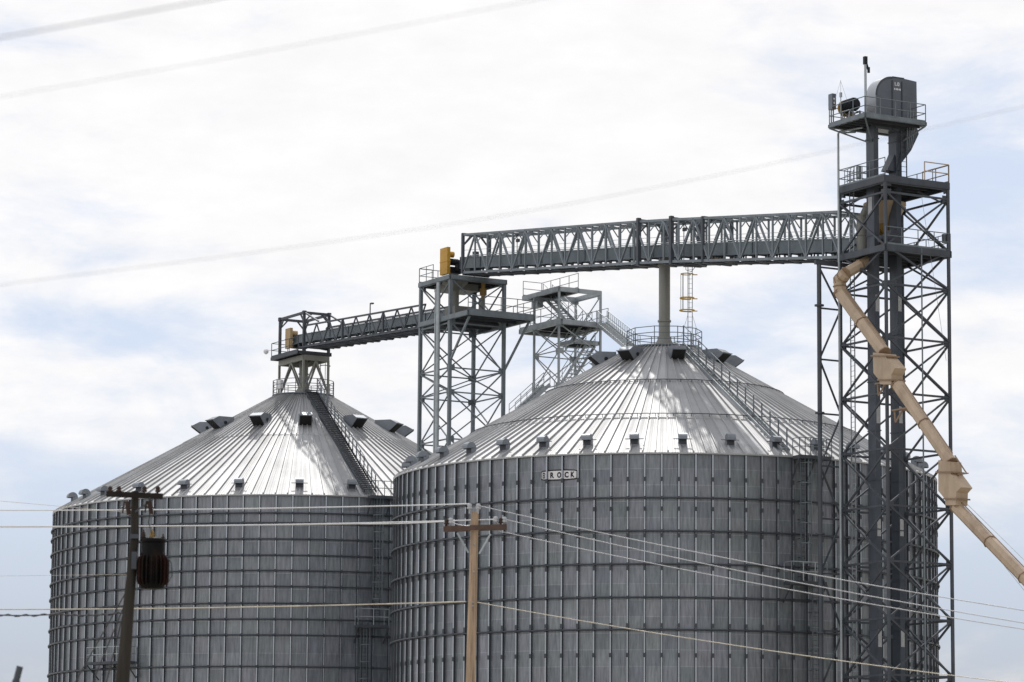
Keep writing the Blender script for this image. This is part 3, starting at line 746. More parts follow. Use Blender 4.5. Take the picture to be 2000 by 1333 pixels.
# ------------------------------------------------------------------ tan grain spout
SP0 = T(0, -.95)
def sp(px, py): return on_plane(px, py, SP0, UX)
spout = thing('grain_spout', 'long tan square grain spout zigzagging down past the front of the tower', 'spout', SP0 + ZX * zM)
runs = [([T(1.9, 1.25, zat(T(1.9, 1.25), 503)), sp(1652, 534)], .36),
        ([sp(1652, 534), sp(1640, 548), sp(1641, 572)], .40),
        ([sp(1641, 572), sp(1727, 690)], .40),
        ([sp(1753, 752), sp(1858, 905)], .38),
        ([sp(1867, 990), sp(2000, 1128), sp(2140, 1275)], .36)]
for i, (pts, r) in enumerate(runs):
    b = MB()
    for p, q in zip(pts, pts[1:]): b.tube(p, q, r, 8, smooth=False)
    for p in pts[1:-1]: b.lathe(p, [(r * .6, -r * .8), (r * 1.02, -r * .4), (r * 1.02, r * .4), (r * .6, r * .8)], 8, False)
    o = b.build('spout_pipe', 'tan', spout)
    f = MB()
    for p, q in zip(pts, pts[1:]):
        L = (q - p).length; d = (q - p).normalized(); k = max(1, int(L / 2.9))
        for j in range(k + 1):
            c = p + d * (L * (j / k if L > 3 else .5 if k == 1 and j == 0 else j / k)); f.tube(c - d * .03, c + d * .03, r + .055, 8, smooth=False)
        if L > 3:
            up = (ZX - d * d.z).normalized()
            f.beam(p + up * (r + .12) + d * .3, q + up * (r + .12) - d * .3, .05)
    f.build('flange', 'tanline', o)
for poly in ([(1716, 690), (1739, 692), (1742, 700), (1759, 720), (1752, 734), (1752, 752), (1730, 752), (1728, 744), (1717, 730)],
             [(1844, 900), (1866, 903), (1868, 926), (1888, 953), (1879, 963), (1878, 988), (1858, 988), (1857, 976), (1844, 960)]):
    b = MB(); b.prism([sp(x, y) for x, y in poly], WX * .86); o = b.build('cushion_box', 'tan', spout)
    f = MB(); ys = (698, 745) if poly[0][0] < 1800 else (925, 977)
    for y, (x0, x1) in zip(ys, (((1713, 1744), (1726, 1756)) if poly[0][0] < 1800 else ((1840, 1871), (1855, 1882)))):
        p, q = sp(x0, y), sp(x1, y); f.obox(p - WX * .5, q - p, WX * 1.0, ZX * .09)
    f.build('flange', 'tanline', o)
b = MB()
for (x, y) in ((1712, 750), (1745, 802)):
    p = sp(x, y); b.beam(p - UX * .1, p + UX * 1.5, .14, .09); b.beam(p + UX * .1, p + UX * .2 - ZX * .75, .08); b.beam(p + UX * .2 - ZX * .75, p + UX * .9 - ZX * .1, .08); b.beam(p + UX * .5 - WX * 0, p + UX * .5 + WX * 1.0, .1)
p = sp(1888, 925); b.beam(p - UX * 1.6, p + UX * .1, .14, .06); b.beam(p, p - UX * 1.1 + ZX * 1.15, .06)
b.build('support_bracket', 'tanline', spout)
for (p, q) in (((1874, 985), (2060, 1168)), ((1880, 1000), (2060, 1205)), ((1868, 1008), (2010, 1185))):
    b = MB(); b.tube(sp(*p) + WX * .6, sp(*q) + WX * .6, .014, 5); b.build('stay_cable', 'galv', spout)

# ------------------------------------------------------------------ conveyor bridge over the nearer bin
wB = (V((pR.x, pR.y, 0)) - Lg).dot(WX)       # bridge axis passes over the bin's peak
def axis_alpha(px, py, off):
    P = Lg + WX * (wB + off); q = on_plane(px, py, P, UX); return (q - P).dot(UX)
HB = 1.12; HT = 3.05
aS = axis_alpha(903.5, 545, 0)               # centre of the support tower
a0 = axis_alpha(904, 500, -HB); aMid = axis_alpha(1248, 470, -HB); aMid2 = axis_alpha(1312, 470, -HB); a1 = axis_alpha(1641, 450, -HB)
def bxy(a, o): return Lg + UX * a + WX * (wB + o)
zt0, ztm, ztm2, zt1 = zat(bxy(a0, -HB), 457), zat(bxy(aMid, -HB), 431), zat(bxy(aMid2, -HB), 427), zat(bxy(a1, -HB), 411.5)
zSt = zat(bxy(aS, 0), 546)
def zb(a):
    """level of the bridge floor along its length"""
    pts = [(a0, zt0), (aMid, ztm), (aMid2, ztm2), (a1, zt1)]
    if a <= pts[0][0]: pts = pts[:2]
    for (x0, y0), (x1, y1) in zip(pts, pts[1:]):
        if a <= x1 or x1 == pts[-1][0]:
            return y0 + (y1 - y0) * (a - x0) / (x1 - x0) - HT
def BP(a, o, h): p = bxy(a, o); return V((p.x, p.y, zb(a) + h))
print('BRIDGE', a0, aMid, a1, 'z', zb(a0), zb(aMid), zb(a1), 'wB', wB, 'aS', aS, 'zSt', zSt, 'ze', zeR, zeL, 'zc', zcR, zcL)
bridge = thing('conveyor_bridge', 'long grey box truss conveyor bridge from the tower across the nearer bin', 'bridge', bxy(aMid, 0) + ZX * zb(aMid))
bay = 1.86; nb = int(round((a1 - a0) / bay)); st = [a0 + (a1 - a0) * i / nb for i in range(nb + 1)]
for o in (-HB, HB):
    b = MB(); s = 1 if o > 0 else -1
    for x, y in zip(st, st[1:]):
        for h, w in ((.08, .17), (HT - .08, .16)): b.beam(BP(x, o, h), BP(y, o, h), .13, w)
    for i, x in enumerate(st):
        b.beam(BP(x, o, .1), BP(x, o, HT - .1), .11, .11, up=UX)
        if i < nb:
            y = st[i + 1]; oo = o
            if i % 2 == 0: b.beam(BP(x, oo, .1), BP(y, oo, HT - .1), .13, .10)
            else: b.beam(BP(x, oo, HT - .1), BP(y, oo, .1), .13, .10)
    b.build('side_truss', 'steel', bridge)
b = MB()
for i, x in enumerate(st):
    b.beam(BP(x, -HB + .1, HT - .08), BP(x, HB - .1, HT - .08), .10)
    b.beam(BP(x, -HB + .1, HT - .75), BP(x, -HB + .62, HT - .12), .06); b.beam(BP(x, HB - .1, HT - .75), BP(x, HB - .62, HT - .12), .06)
    if i < nb: b.beam(BP(x, -HB if i % 2 else HB, HT - .1), BP(st[i + 1], HB if i % 2 else -HB, HT - .1), .07)
b.build('top_bracing', 'steel', bridge)
b = MB()
for i, x in enumerate(st):
    b.beam(BP(x, -HB + .08, .02), BP(x, HB - .08, .02), .12, .14)
    if i < nb:
        y = st[i + 1]
        b.beam(BP(x, -HB if i % 2 else HB, -.02), BP(y, HB if i % 2 else -HB, -.02), .08)
        for oa, ob in ((-1.0, -.42), (.42, 1.0)):
            p = [BP(x, oa, .13), BP(y, oa, .13), BP(y, ob, .13), BP(x, ob, .13)]; b.add(p + [q - ZX * .04 for q in p], [(0, 1, 2, 3), (7, 6, 5, 4), (0, 4, 5, 1), (1, 5, 6, 2), (2, 6, 7, 3), (3, 7, 4, 0)])
b.build('floor', 'dsteel', bridge)
for x in (a0 + .05, aMid, aMid2, aMid2 + 3.9):
    b = MB(); big = x in (aMid, aMid2); w = .26 if big else .2
    for o in (-HB - .03, HB + .03): b.beam(BP(x, o, -.12 if big else 0), BP(x, o, HT + (.16 if big else .04)), w, w, up=UX)
    b.beam(BP(x, -HB, HT - .05), BP(x, HB, HT - .05), w, w); b.beam(BP(x, -HB, 0), BP(x, HB, 0), w, w)
    for s in (-1, 1): b.beam(BP(x, s * HB, HT - .9), BP(x, s * (HB - .75), HT - .12), .1)
    b.build('portal_frame', 'dsteel', bridge)
b = MB()
for o in (-HB + .12, HB - .12):
    for h in (1.25, .7):
        for x, y in zip(st, st[1:]): b.tube(BP(x, o, h + .55), BP(y, o, h + .55), .018, 4, caps=False)
b.build('handrail', 'galv', bridge)
for x in (a0 + 7.5, a0 + 30):
    b = MB(); b.tube(BP(x, -.75, .2), BP(x, -.75, 2.75), .03, 6); b.cbox(BP(x + .1, -.75, 2.3), UX * .28, WX * .2, ZX * .22); b.cbox(BP(x, -.75, 2.72), UX * .3, WX * .16, ZX * .12); b.build('work_light', 'dsteel', bridge)
b = MB()
for x, y in zip(st, st[1:]): b.tube(BP(x, -.5, 1.46), BP(y, -.5, 1.44), .035, 6, caps=False)
b.build('cable_conduit', 'galv', bridge)
b = MB(); b.path([BP(aMid2 + 1.4, -.9, .1), BP(aMid2 + 1.5, -.95, -.5), BP(aMid2 + 2.1, -.9, -.62), BP(aMid2 + 2.9, -.9, -.1)], .022, 6); b.build('drooping_cable', 'dwire', bridge)
b = MB(); b.cbox(BP(aMid2 + 3.1, .55, .33), UX * .9, WX * .5, ZX * .5); b.cbox(BP(aMid2 + 3.1, .55, .6), UX * 1.0, WX * .6, ZX * .05); b.cbox(BP(aMid2 + 2.7, .29, .35), UX * .05, WX * .03, ZX * .4)
tag(b.build('toolbox', 'tan', origin=BP(aMid2 + 3.1, .55, .1)), 'small tan box on the bridge floor just right of the heavy middle frames', 'box')

def make_conveyor(name, label, P, a0, a1, mat, h0, hh, w, stp, drive):
    root = thing(name, label, 'conveyor', P((a0 + a1) / 2, 0, h0), 'enclosed drag conveyors')
    n = max(2, int(round((a1 - a0) / 3.1))); xs = [a0 + (a1 - a0) * i / n for i in range(n + 1)]
    b = MB()
    for x, y in zip(xs, xs[1:]):
        p = [P(x, -w / 2, h0), P(x, w / 2, h0), P(x, w / 2, h0 + hh), P(x, -w / 2, h0 + hh), P(y, -w / 2, h0), P(y, w / 2, h0), P(y, w / 2, h0 + hh), P(y, -w / 2, h0 + hh)]
        b.add(p, [(0, 1, 2, 3), (7, 6, 5, 4), (0, 4, 5, 1), (1, 5, 6, 2), (2, 6, 7, 3), (3, 7, 4, 0)])
    cs = b.build('casing', mat, root)
    f = MB()
    for x in xs: f.beam(P(x, 0, h0 - .05), P(x, 0, h0 + hh + .05), w + .12, .07, up=UX)
    for s in (-1, 1):
        for hz in (.0, hh): 
            for x, y in zip(xs, xs[1:]): f.beam(P(x, s * (w / 2 + .03), h0 + hz), P(y, s * (w / 2 + .03), h0 + hz), .06, .06)
    f.build('flange', mat, cs)
    x = a0 + .8
    while x < a1:
        sup = MB()
        for s in (-1, 1): sup.beam(P(x, s * w * .42, .1), P(x, s * w * .42, h0), .08)
        sup.beam(P(x, -w * .5, h0 - .06), P(x, w * .5, h0 - .06), .08); x += stp
        sup.build('support', 'dsteel', root)
    return root
conv = make_conveyor('drag_conveyor', 'long boxed drag conveyor inside the main bridge with tall orange drive guard', BP, a0 - 1.6, a1 + 1.2, 'conv', .52, .82, .82, 1.3, None)
# its drive on the support tower's top deck
def drive(root, P, a, o, h0, hh, matg, w=.30, wa=.95):
    g = MB(); g.cbox(P(a, o, h0 + hh / 2), WX * w * 1.0 + UX * 0, UX * wa, ZX * hh); g.cbox(P(a, o, h0 + hh * .48), WX * (w + .05), UX * (wa + .05), ZX * .06)
    g.tube(P(a, o, h0 + hh * .78) + WX * .15, P(a, o, h0 + hh * .78) + WX * .7, .24, 14)
    go = g.build('drive_guard', matg, root)
    m_ = MB(); m_.tube(P(a, o + .35, h0 + hh * .5), P(a, o + 1.2, h0 + hh * .5), .24, 14)
    for k in range(5): m_.tube(P(a, o + .45 + .14 * k, h0 + hh * .5), P(a, o + .49 + .14 * k, h0 + hh * .5), .27, 14)
    m_.cbox(P(a, o + .8, h0 + hh * .18), WX * .9, UX * .55, ZX * .5); m_.cbox(P(a + .6, o + .9, h0 + hh * .3), WX * .5, UX * .5, ZX * .5)
    m_.build('drive_motor', 'motor', root)
drive(conv, BP, a0 - 2.7, -1.15, .0, 2.05, 'yellow', .26, 1.15)
b = MB(); b.cbox(BP(a0 - .6, .1, .75), UX * .8, WX * 1.0, ZX * 1.3); b.cbox(BP(a0 - .2, .1, 1.6), UX * .3, WX * .4, ZX * .4); b.build('head_section', 'dsteel', conv)

# ------------------------------------------------------------------ support tower
aSu = 4.63
SC = bxy(aS, 0)
def S_(a, b, z=0.0): return SC + UX * a + WX * b + ZX * z
h_ = aSu / 2
supp = thing('support_tower', 'grey lattice support tower between the bins with two platforms under the bridge end', 'tower', SC)
C4S = [S_(-h_, -h_), S_(h_, -h_), S_(h_, h_), S_(-h_, h_)]
zS1 = zat(S_(h_, -h_), 540); zS2 = zat(S_(h_, -h_), 614)
lsS = [zat(S_(h_, h_), y) for y in (556, 640, 727, 774, 865)]
d_ = lsS[-2] - lsS[-1]
while lsS[-1] - d_ > 1: lsS.append(lsS[-1] - d_)
tower_legs(supp, C4S, zS1, .24, 'steel', 'beam')
for P, Q in zip(C4S, C4S[1:] + C4S[:1]): face_brace(supp, P, Q, lsS, .085, 'steel')
platform(supp, [p for p in C4S], zS1 + .1, .34, 'steel', (3,), .15, 'steel')
b = MB(); p, q = S_(-h_ - .1, -h_ - .1, zS1 + .1), S_(-h_ * .1, -h_ - .1, zS1 + .1); b.rail([S_(-h_ - .1, -h_ + 1.0, zS1 + .1), p, q], 1.15, 1.3, .03, 1); b.build('guard_rail', 'steel', supp)
P2 = [S_(-h_ - .1, -h_ - .1), S_(h_ + 2.9, -h_ - .1), S_(h_ + 2.9, h_ + .9), S_(-h_ - .1, h_ + .9)]
def plat_z(px, py, P): return zat(P, py)
zS2 = zat(P2[1], 606)
platform(supp, P2, zS2, .36, 'steel', (1, 2), 0, 'steel', 1.15)
b = MB(); b.beam(S_(h_ + 2.6, -h_ + .2, zS2 - .35), S_(h_, -h_, zat(S_(h_, -h_), 706)), .14); b.build('knee_brace', 'steel', supp); b = MB(); b.beam(S_(h_ + 2.6, h_ + .7, zS2 - .35), S_(h_, h_, zat(S_(h_, h_), 727)), .14)
b.build('knee_brace', 'steel', supp)
b = MB(); q = S_(.9, -h_ - .25); b.tube(V((q.x, q.y, 0)), V((q.x, q.y, zS1 - .3)), .16, 12); q2 = S_(.55, -h_ - .3); b.tube(V((q2.x, q2.y, 0)), V((q2.x, q2.y, zS2 + 2.2)), .07, 10)
tag(b.build('downpipe', 'galv', supp), 'bright galvanised downpipe', None)
b = MB(); q = S_(.4, -.9); b.tube(V((q.x, q.y, zS2 + .3)), V((q.x, q.y, zS1 - .1)), .34, 16); b.lathe(V((q.x, q.y, 0)), [(1.0, zS1 + .05), (1.0, zS1 - .15), (.34, zS1 - .75)], 16)
b.cbox(S_(.6, -.6, zS2 + .5), UX * 1.6, WX * 1.6, ZX * .9); b.cbox(S_(-.6, -.2, zS1 - .35), UX * 2.2, WX * 2.6, ZX * .5)
tag(b.build('transfer_spout', 'pipe', supp), 'grey transfer spout', None)
b = MB(); q = S_(1.6, .9); b.tube(V((q.x, q.y, zS1 - 1.4)), V((q.x, q.y, zS1 - .1)), .16, 10); b.cbox(V((q.x, q.y, zS1 - .8)), UX * .2, WX * .5, ZX * .5); tag(b.build('gate_actuator', 'gold', supp), 'orange gate actuator', None)
b = MB(); b.cbox(S_(1.2, 1.0, zS2 + 1.0), UX * .5, WX * .25, ZX * 1.5); b.build('control_box', 'pipe', supp)

# ------------------------------------------------------------------ second bridge to the farther bin
wL2 = (V((pL.x, pL.y, 0)) - Lg).dot(WX); aL2 = (V((pL.x, pL.y, 0)) - Lg).dot(UX)
def cxy(a, o): return Lg + UX * a + WX * (wL2 + o)
HB2 = 1.05
c0 = aL2 + 2.0; c1 = aS - h_ - .15
# floor levels from both ends
zc0 = zat(cxy(c0, -HB2), 678); zc1 = zat(cxy(c1, -HB2), 639)
def zb2(a): return zc0 + (zc1 - zc0) * (a - c0) / (c1 - c0)
def CP(a, o, h): p = cxy(a, o); return V((p.x, p.y, zb2(a) + h))
HT2 = zat(cxy(c1, -HB2), 595) - zc1
print('B2', zc0, zc1, HT2, c1 - c0)
br2 = thing('conveyor_bridge', 'short open truss conveyor bridge from the support tower to the farther bin', 'bridge', cxy((c0 + c1) / 2, 0) + ZX * zb2((c0 + c1) / 2))
n2 = int(round((c1 - c0) / 1.25)); n2 += n2 % 2; st2 = [c0 + (c1 - c0) * i / n2 for i in range(n2 + 1)]
for o in (-HB2, HB2):
    b = MB(); b.beam(CP(c0, o, .06), CP(c1, o, .06), .12, .16); b.beam(CP(c0, o, HT2), CP(c1, o, HT2), .12, .13)
    for i in range(n2):
        x, y = st2[i], st2[i + 1]
        b.beam(CP(x, o, .1 if i % 2 else HT2), CP(y, o, HT2 if i % 2 else .1), .09, .09)
        if i % 6 == 0: b.beam(CP(x, o, .05), CP(x, o, HT2), .16, .16, up=UX)
    b.build('side_truss', 'dsteel', br2)
b = MB()
for k in range(5): h = HT2 * (.52 + .1 * k); b.tube(CP(c0, HB2 - .1, h), CP(c1, HB2 - .1, h), .018, 4); 
b.build('handrail', 'dsteel', br2)
b = MB()
for i, x in enumerate(st2):
    b.beam(CP(x, -HB2 - .35, -.02), CP(x, HB2 + .1, -.02), .12, .14)
    if i < n2:
        b.beam(CP(x, -HB2 if i % 2 else HB2, -.1), CP(st2[i + 1], HB2 if i % 2 else -HB2, -.1), .09)
        for oa, ob in ((.35, 1.0),):
            p = [CP(x, oa, .1), CP(st2[i + 1], oa, .1), CP(st2[i + 1], ob, .1), CP(x, ob, .1)]; b.add(p + [q - ZX * .04 for q in p], [(0, 1, 2, 3), (7, 6, 5, 4), (0, 4, 5, 1), (1, 5, 6, 2), (2, 6, 7, 3), (3, 7, 4, 0)])
for o in (-HB2 - .3, ): b.beam(CP(c0, o, -.06), CP(c1, o, -.06), .08, .1)
b.build('floor', 'dsteel', br2)
b = MB(); x = c0 + (c1 - c0) * .56; b.tube(CP(x, -HB2, .1), CP(x, -HB2, HT2 + .85), .045, 6); b.cbox(CP(x + .1, -HB2 + .1, HT2 + .85), UX * .3, WX * .22, ZX * .1); b.build('work_light', 'dsteel', br2)
conv2 = make_conveyor('drag_conveyor', 'short boxed drag conveyor inside the far bridge with cream drive guard', CP, aL2 - 1.0, c1 + 2.0, 'conv', .56, .64, .8, 1.3, None)
drive(conv2, CP, aL2 - 1.3, -.75, .15, 1.65, 'cream', .24, .9)

# head frame and stand on the farther bin's peak
LC = V((pL.x, pL.y, 0))
def H_(a, b, z=0.0): return LC + UX * a + WX * b + ZX * z
hu, hwid = 2.2, 1.13
zHB = zat(H_(hu, -hwid), 689); zHT = zat(H_(hu, -hwid), 608)
hf = thing('head_frame', 'dark open box frame on stilts over the farther bin peak', 'frame', LC + ZX * zcL)
C4H = [H_(-hu, -hwid), H_(hu, -hwid), H_(hu, hwid), H_(-hu, hwid)]
for P in C4H:
    b = MB(); b.beam(V((P.x, P.y, zHB)), V((P.x, P.y, zHT)), .2, .2, up=UX); b.cbox(V((P.x, P.y, zHT - .12)), UX * .28, WX * .28, ZX * .3); b.build('post', 'dsteel', hf)
b = MB()
for P, Q in zip(C4H, C4H[1:] + C4H[:1]):
    b.beam(V((P.x, P.y, zHT - .12)), V((Q.x, Q.y, zHT - .12)), .16, .2); d = (Q - P).normalized()
    b.beam(V((P.x, P.y, zHT - .9)), V((P.x, P.y, zHT - .15)) + d * .7, .1); b.beam(V((Q.x, Q.y, zHT - .9)), V((Q.x, Q.y, zHT - .15)) - d * .7, .1)
b.beam(H_(hu, -hwid, zHT - .1), H_(hu + 2.6, -hwid, zb2(c0) + HT2), .12); b.beam(H_(hu, hwid, zHT - .1), H_(hu + 2.6, hwid, zb2(c0) + HT2), .12)
b.build('top_beam', 'dsteel', hf)
platform(hf, [H_(-hu - .5, -hwid - .5), H_(hu, -hwid - .5), H_(hu, hwid + .2), H_(-hu - .5, hwid + .2)], zHB + .12, .26, 'dsteel', (0, 3), 0, 'dsteel', 1.15)
ring = MB()
for P, Q in zip(C4H, C4H[1:] + C4H[:1]): ring.beam(V((P.x, P.y, zHB - .38)), V((Q.x, Q.y, zHB - .38)), .2, .42)
ring.build('base_beam', 'pipe', hf)
for P in C4H:
    b = MB(); b.beam(V((P.x, P.y, zcL + .12)), V((P.x, P.y, zHB - .5)), .16, .16, up=UX); b.build('leg', 'pipe', hf)
b = MB()
for P, Q in zip(C4H, C4H[1:] + C4H[:1]):
    mid = (P + Q) / 2; b.beam(V((mid.x, mid.y, zHB - .55)), V((P.x, P.y, zcL + .2)), .13); b.beam(V((mid.x, mid.y, zHB - .55)), V((Q.x, Q.y, zcL + .2)), .13)
b.build('brace', 'pipe', hf)
b = MB(); b.tube(H_(0, 0, zcL), H_(0, 0, zHB - .15), .37, 16); b.lathe(LC, [(.75, zcL + .15), (.75, zcL + .35), (.45, zcL + .8)], 16); b.tube(H_(0, 0, zcL + 1.9), H_(0, 0, zcL + 1.98), .43, 16)
tag(b.build('downspout', 'pipe', origin=H_(0, 0, zcL)), 'short fat grey spout pipe dropping into the farther bin peak', 'spout')
b = MB(); p = H_(-1.1, -1.6, zcL + .15); b.cbox(p + ZX * .95, UX * .5 + WX * .1, WX * .25, ZX * .72); b.beam(p, p + ZX * .6, .06); b.tube(p + ZX * .6 + UX * .1, p + UX * .3, .03, 6)
tag(b.build('equipment_box', 'white', origin=p), 'white equipment box inside the peak railing of the farther bin', 'box')
p = H_(-hu - .55, -hwid - .5, zHB + .75); b = MB(); b.beam(p, p - UX * .9 + ZX * .05, .04); b.lathe(p - UX * 1.0 - ZX * .12, [(.06, .3), (.21, .28), (.22, .1), (.17, .0), (.05, -.1)], 14)
cam_o = b.build('security_camera', 'white', origin=p); tag(cam_o, 'small white dome camera on an arm off the head frame railing', 'camera')
# caged ladder hoop beside the stand
b = MB(); p = H_(1.0, 1.25, zcL + 1.0)
for s in (-1, 1): b.beam(p + WX * .22 * s, p + WX * .22 * s + ZX * (zHB - zcL - 1.0), .04)
lo = b.build('ladder', 'galv', hf)
b = MB(); c = p + UX * .38 + ZX * 1.55
b.path([c + WX * (.42 * math.cos(t)) + UX * (.42 * math.sin(t)) for t in [-.6 + (PI + 1.2) * i / 14 for i in range(15)]], .04, 6); b.build('hoop', 'tan', lo)

# ------------------------------------------------------------------ downspout and caged ladder over the nearer bin
RC = V((pR.x, pR.y, 0)); aC = (RC - Lg).dot(UX)
b = MB(); zb_ = zb(aC); b.tube(RC + ZX * (zcR + .1), RC + ZX * (zb_ + .5), .39, 18)
z1 = zat(RC, 628); b.tube(RC + ZX * (z1 - .06), RC + ZX * (z1 + .06), .46, 18); b.lathe(RC, [(.72, zcR + .15), (.72, zcR + .32), (.48, zcR + .75), (.48, zcR + .95)], 18); b.tube(RC + ZX * (zb_ - .1), RC + ZX * (zb_ + .1), .47, 18)
tag(b.build('downspout', 'pipe', origin=RC + ZX * zcR), 'tall grey spout pipe from the main bridge down to the nearer bin peak', 'spout')
LP = V((RC.x + (1345 - 1295) / 28.7, RC.y - .3, 0)); zl0 = zcR - .2; zl1 = zb(aC + 1.5) + .2
lad = thing('caged_ladder', 'slim ladder with yellow cage hoops hanging below the main bridge', 'ladder', LP + ZX * zl0)
b = MB(); XX = V((1, 0, 0)); YY = V((0, 1, 0))
for s in (-1, 1): b.beam(LP + XX * .15 * s + ZX * zl0, LP + XX * .15 * s + ZX * zl1, .04)
k = int((zl1 - zl0) / .33)
for i in range(k): b.tube(LP - XX * .15 + ZX * (zl0 + .2 + .33 * i), LP + XX * .15 + ZX * (zl0 + .2 + .33 * i), .015, 4, caps=False)
b.build('rail', 'galv', lad)
hc = LP - XX * .22 - YY * .25
for y, r, th in ((537, .42, .035), (584, .46, .06), (608, .50, .05)):
    z = zat(LP, y); b = MB(); b.path([hc + V((r * math.cos(t), r * .9 * math.sin(t), z)) for t in [.9 + (2 * PI - 1.1) * i / 20 for i in range(21)]], th, 6); b.beam(LP + XX * .15 + ZX * z, LP + XX * .5 + ZX * z, .06); b.build('hoop', 'hoop', lad)
b = MB()
for t in (1.2, 2.3, 3.14, 4.0, 5.0):
    q = hc + V((.43 * math.cos(t), .39 * math.sin(t), 0)); b.beam(q + ZX * zat(LP, 607), q + ZX * zat(LP, 536), .028)
b.build('strap', 'galv', lad)
b = MB()
for s in (-1, 1): b.tube(LP + XX * .15 * s + ZX * zat(LP, 615), LP + XX * .62 * s + ZX * (zcR + .9), .012, 4)
b.build('stay_cable', 'galv', lad)
b = MB(); b.cbox(LP + XX * .35 + ZX * (zl1 - .1), XX * 1.6, YY * .8, ZX * .08); b.build('hatch', 'dsteel', lad)

# ------------------------------------------------------------------ stair tower behind the nearer bin
YQ = 256.0
qc = at(1108, 640, YQ); QC = V((qc.x, qc.y, 0)); aQ = 3.64; hq = aQ / 2
def Q_(a, b, z=0.0): return QC + UX * a + WX * b + ZX * z
stt = thing('stair_tower', 'pale galvanised stair tower behind the nearer bin with zigzag steps', 'stair tower', QC)
C4Q = [Q_(-hq, -hq), Q_(hq, -hq), Q_(hq, hq), Q_(-hq, hq)]
zQ1 = zat(Q_(hq, -hq), 561); zQ2 = zat(Q_(hq, -hq), 628); 
tower_legs(stt, C4Q, zQ1, .145, 'galv', 'beam')
lvq = [zat(Q_(hq, hq), y) for y in (578, 640, 692, 760)]
d_ = lvq[-2] - lvq[-1]
while lvq[-1] - d_ > 1: lvq.append(lvq[-1] - d_)
for i, (P, Q) in enumerate(zip(C4Q, C4Q[1:] + C4Q[:1])): face_brace(stt, P, Q, lvq[1:] if i < 2 else lvq, .065, 'galv')
platform(stt, [Q_(-hq - 1.6, -hq), Q_(hq, -hq), Q_(hq, -hq + 1.6), Q_(-hq - 1.6, -hq + 1.6)], zQ1, .34, 'galv', (2, 3), .08, 'galv', 1.15)
b = MB()
for P, Q in ((Q_(hq, -hq), Q_(hq, hq)), (Q_(hq, hq), Q_(-hq, hq)), (Q_(-hq, hq), Q_(-hq, -hq))): b.beam(P + ZX * (zQ1 - .15), Q + ZX * (zQ1 - .15), .14, .34)
b.build('edge_beam', 'galv', stt)
P3 = [Q_(-hq - 2.0, -hq - .1), Q_(hq + .6, -hq - .1), Q_(hq + .6, hq + .3), Q_(-hq - 2.0, hq + .3)]
zQ2 = zat(P3[1], 624)
platform(stt, P3, zQ2, .36, 'galv', (0, 2, 3), 0, 'galv', 1.15)
platform(stt, [Q_(-1.0, 0), Q_(1.0, 0), Q_(1.0, hq + .3), Q_(-1.0, hq + .3)], zQ2 - 1.2, .3, 'galv', (), 0)
def flight(root, A, B, w, side):
    A = V(A); B = V(B); d = V((B.x - A.x, B.y - A.y, 0)); s = V((-d.y, d.x, 0)).normalized() * (w / 2)
    b = MB()
    for k in (-1, 1): b.beam(A + s * k, B + s * k, .06, .26)
    n = max(3, int(abs(A.z - B.z) / .24))
    for i in range(n): b.cbox(A.lerp(B, (i + .5) / n), s * 2, d.normalized() * .26, ZX * .045)
    o = b.build('stair_flight', 'galv', root)
    r = MB()
    for k in (-1, 1):
        for h in (1.0, .55): r.tube(A + s * k + ZX * h, B + s * k + ZX * h, .028, 5)
        m_ = max(2, int((B - A).length / 1.3))
        for i in range(m_ + 1): p = A.lerp(B, i / m_) + s * k; r.tube(p, p + ZX * 1.0, .028, 5)
    r.build('handrail', 'galv', o)
    return o
flight(stt, Q_(-hq - .6, -.3, zQ1 - .05), Q_(hq - .6, -.3, zQ2 + .05), .8, 1)
flight(stt, Q_(hq - .4, .9, zQ2 - .02), Q_(-hq + .4, 1.1, zQ2 - 1.6), .8, 1)
# flight down to the peak of the nearer bin
A = Q_(hq + .5, hq - .2, zQ2 - .02); B_ = RC + V((-2.0, 1.6, zcR + .25)); flight(stt, A, B_, .8, 1)
# switchback flights going down behind the roof
zz_ = zQ2 - 1.6
for k in range(7):
    A = Q_(-hq - 1.4 if k % 2 else hq - .4, 1.2, zz_); B2 = Q_(hq - .4 if k % 2 else -hq - 1.4, 1.2, zz_ - 3.2); flight(stt, A, B2, .8, 1); zz_ -= 3.2
A = Q_(-.4, -hq + .3, zat(Q_(-.4, -hq), 752)); flight(stt, A, A - WX * 3.0 - ZX * 2.6, .9, 1)
b = MB(); b.cbox(Q_(-hq - .6, -hq + .6, zQ1 - .62), UX * .9, WX * .5, ZX * .7); b.build('control_box', 'galv', stt)

# ------------------------------------------------------------------ utility poles
YP = 111.0
ptop = at(927.5, 1001, YP); pb = at(919, 1333, YP)
slope = (pb - ptop) / (ptop.z - pb.z); pbase = ptop + slope * (ptop.z + 0.0); pbase.z = 0
pole = thing('utility_pole', 'brown wooden utility pole in front of the nearer bin with one crossarm', 'utility pole', pbase)
b = MB(); k = 14; rr = [0.125 + .085 * i / k for i in range(k + 1)]
for i in range(k): b.tube(ptop.lerp(pbase, i / k), ptop.lerp(pbase, (i + 1) / k), rr[i], 14, rr[i + 1], caps=(i == 0))
b.build('pole', 'pole', pole)
armL, armR = at(866, 1033, YP - .25), at(990, 1029, YP - .25)
for dy in (0, .42):
    b = MB(); b.beam(armL + YY * dy, armR + YY * dy, .10, .16 if dy == 0 else .14); o = b.build('crossarm', 'arm', pole)
    if dy == 0:
        b = MB()
        for (x, y), (x2, y2) in (((893, 1041), (915, 1080)), ((958, 1043), (936, 1082))): b.beam(at(x, y, YP - .32), at(x2, y2, YP - .22), .035, .05)
        b.build('arm_brace', 'galv', pole)
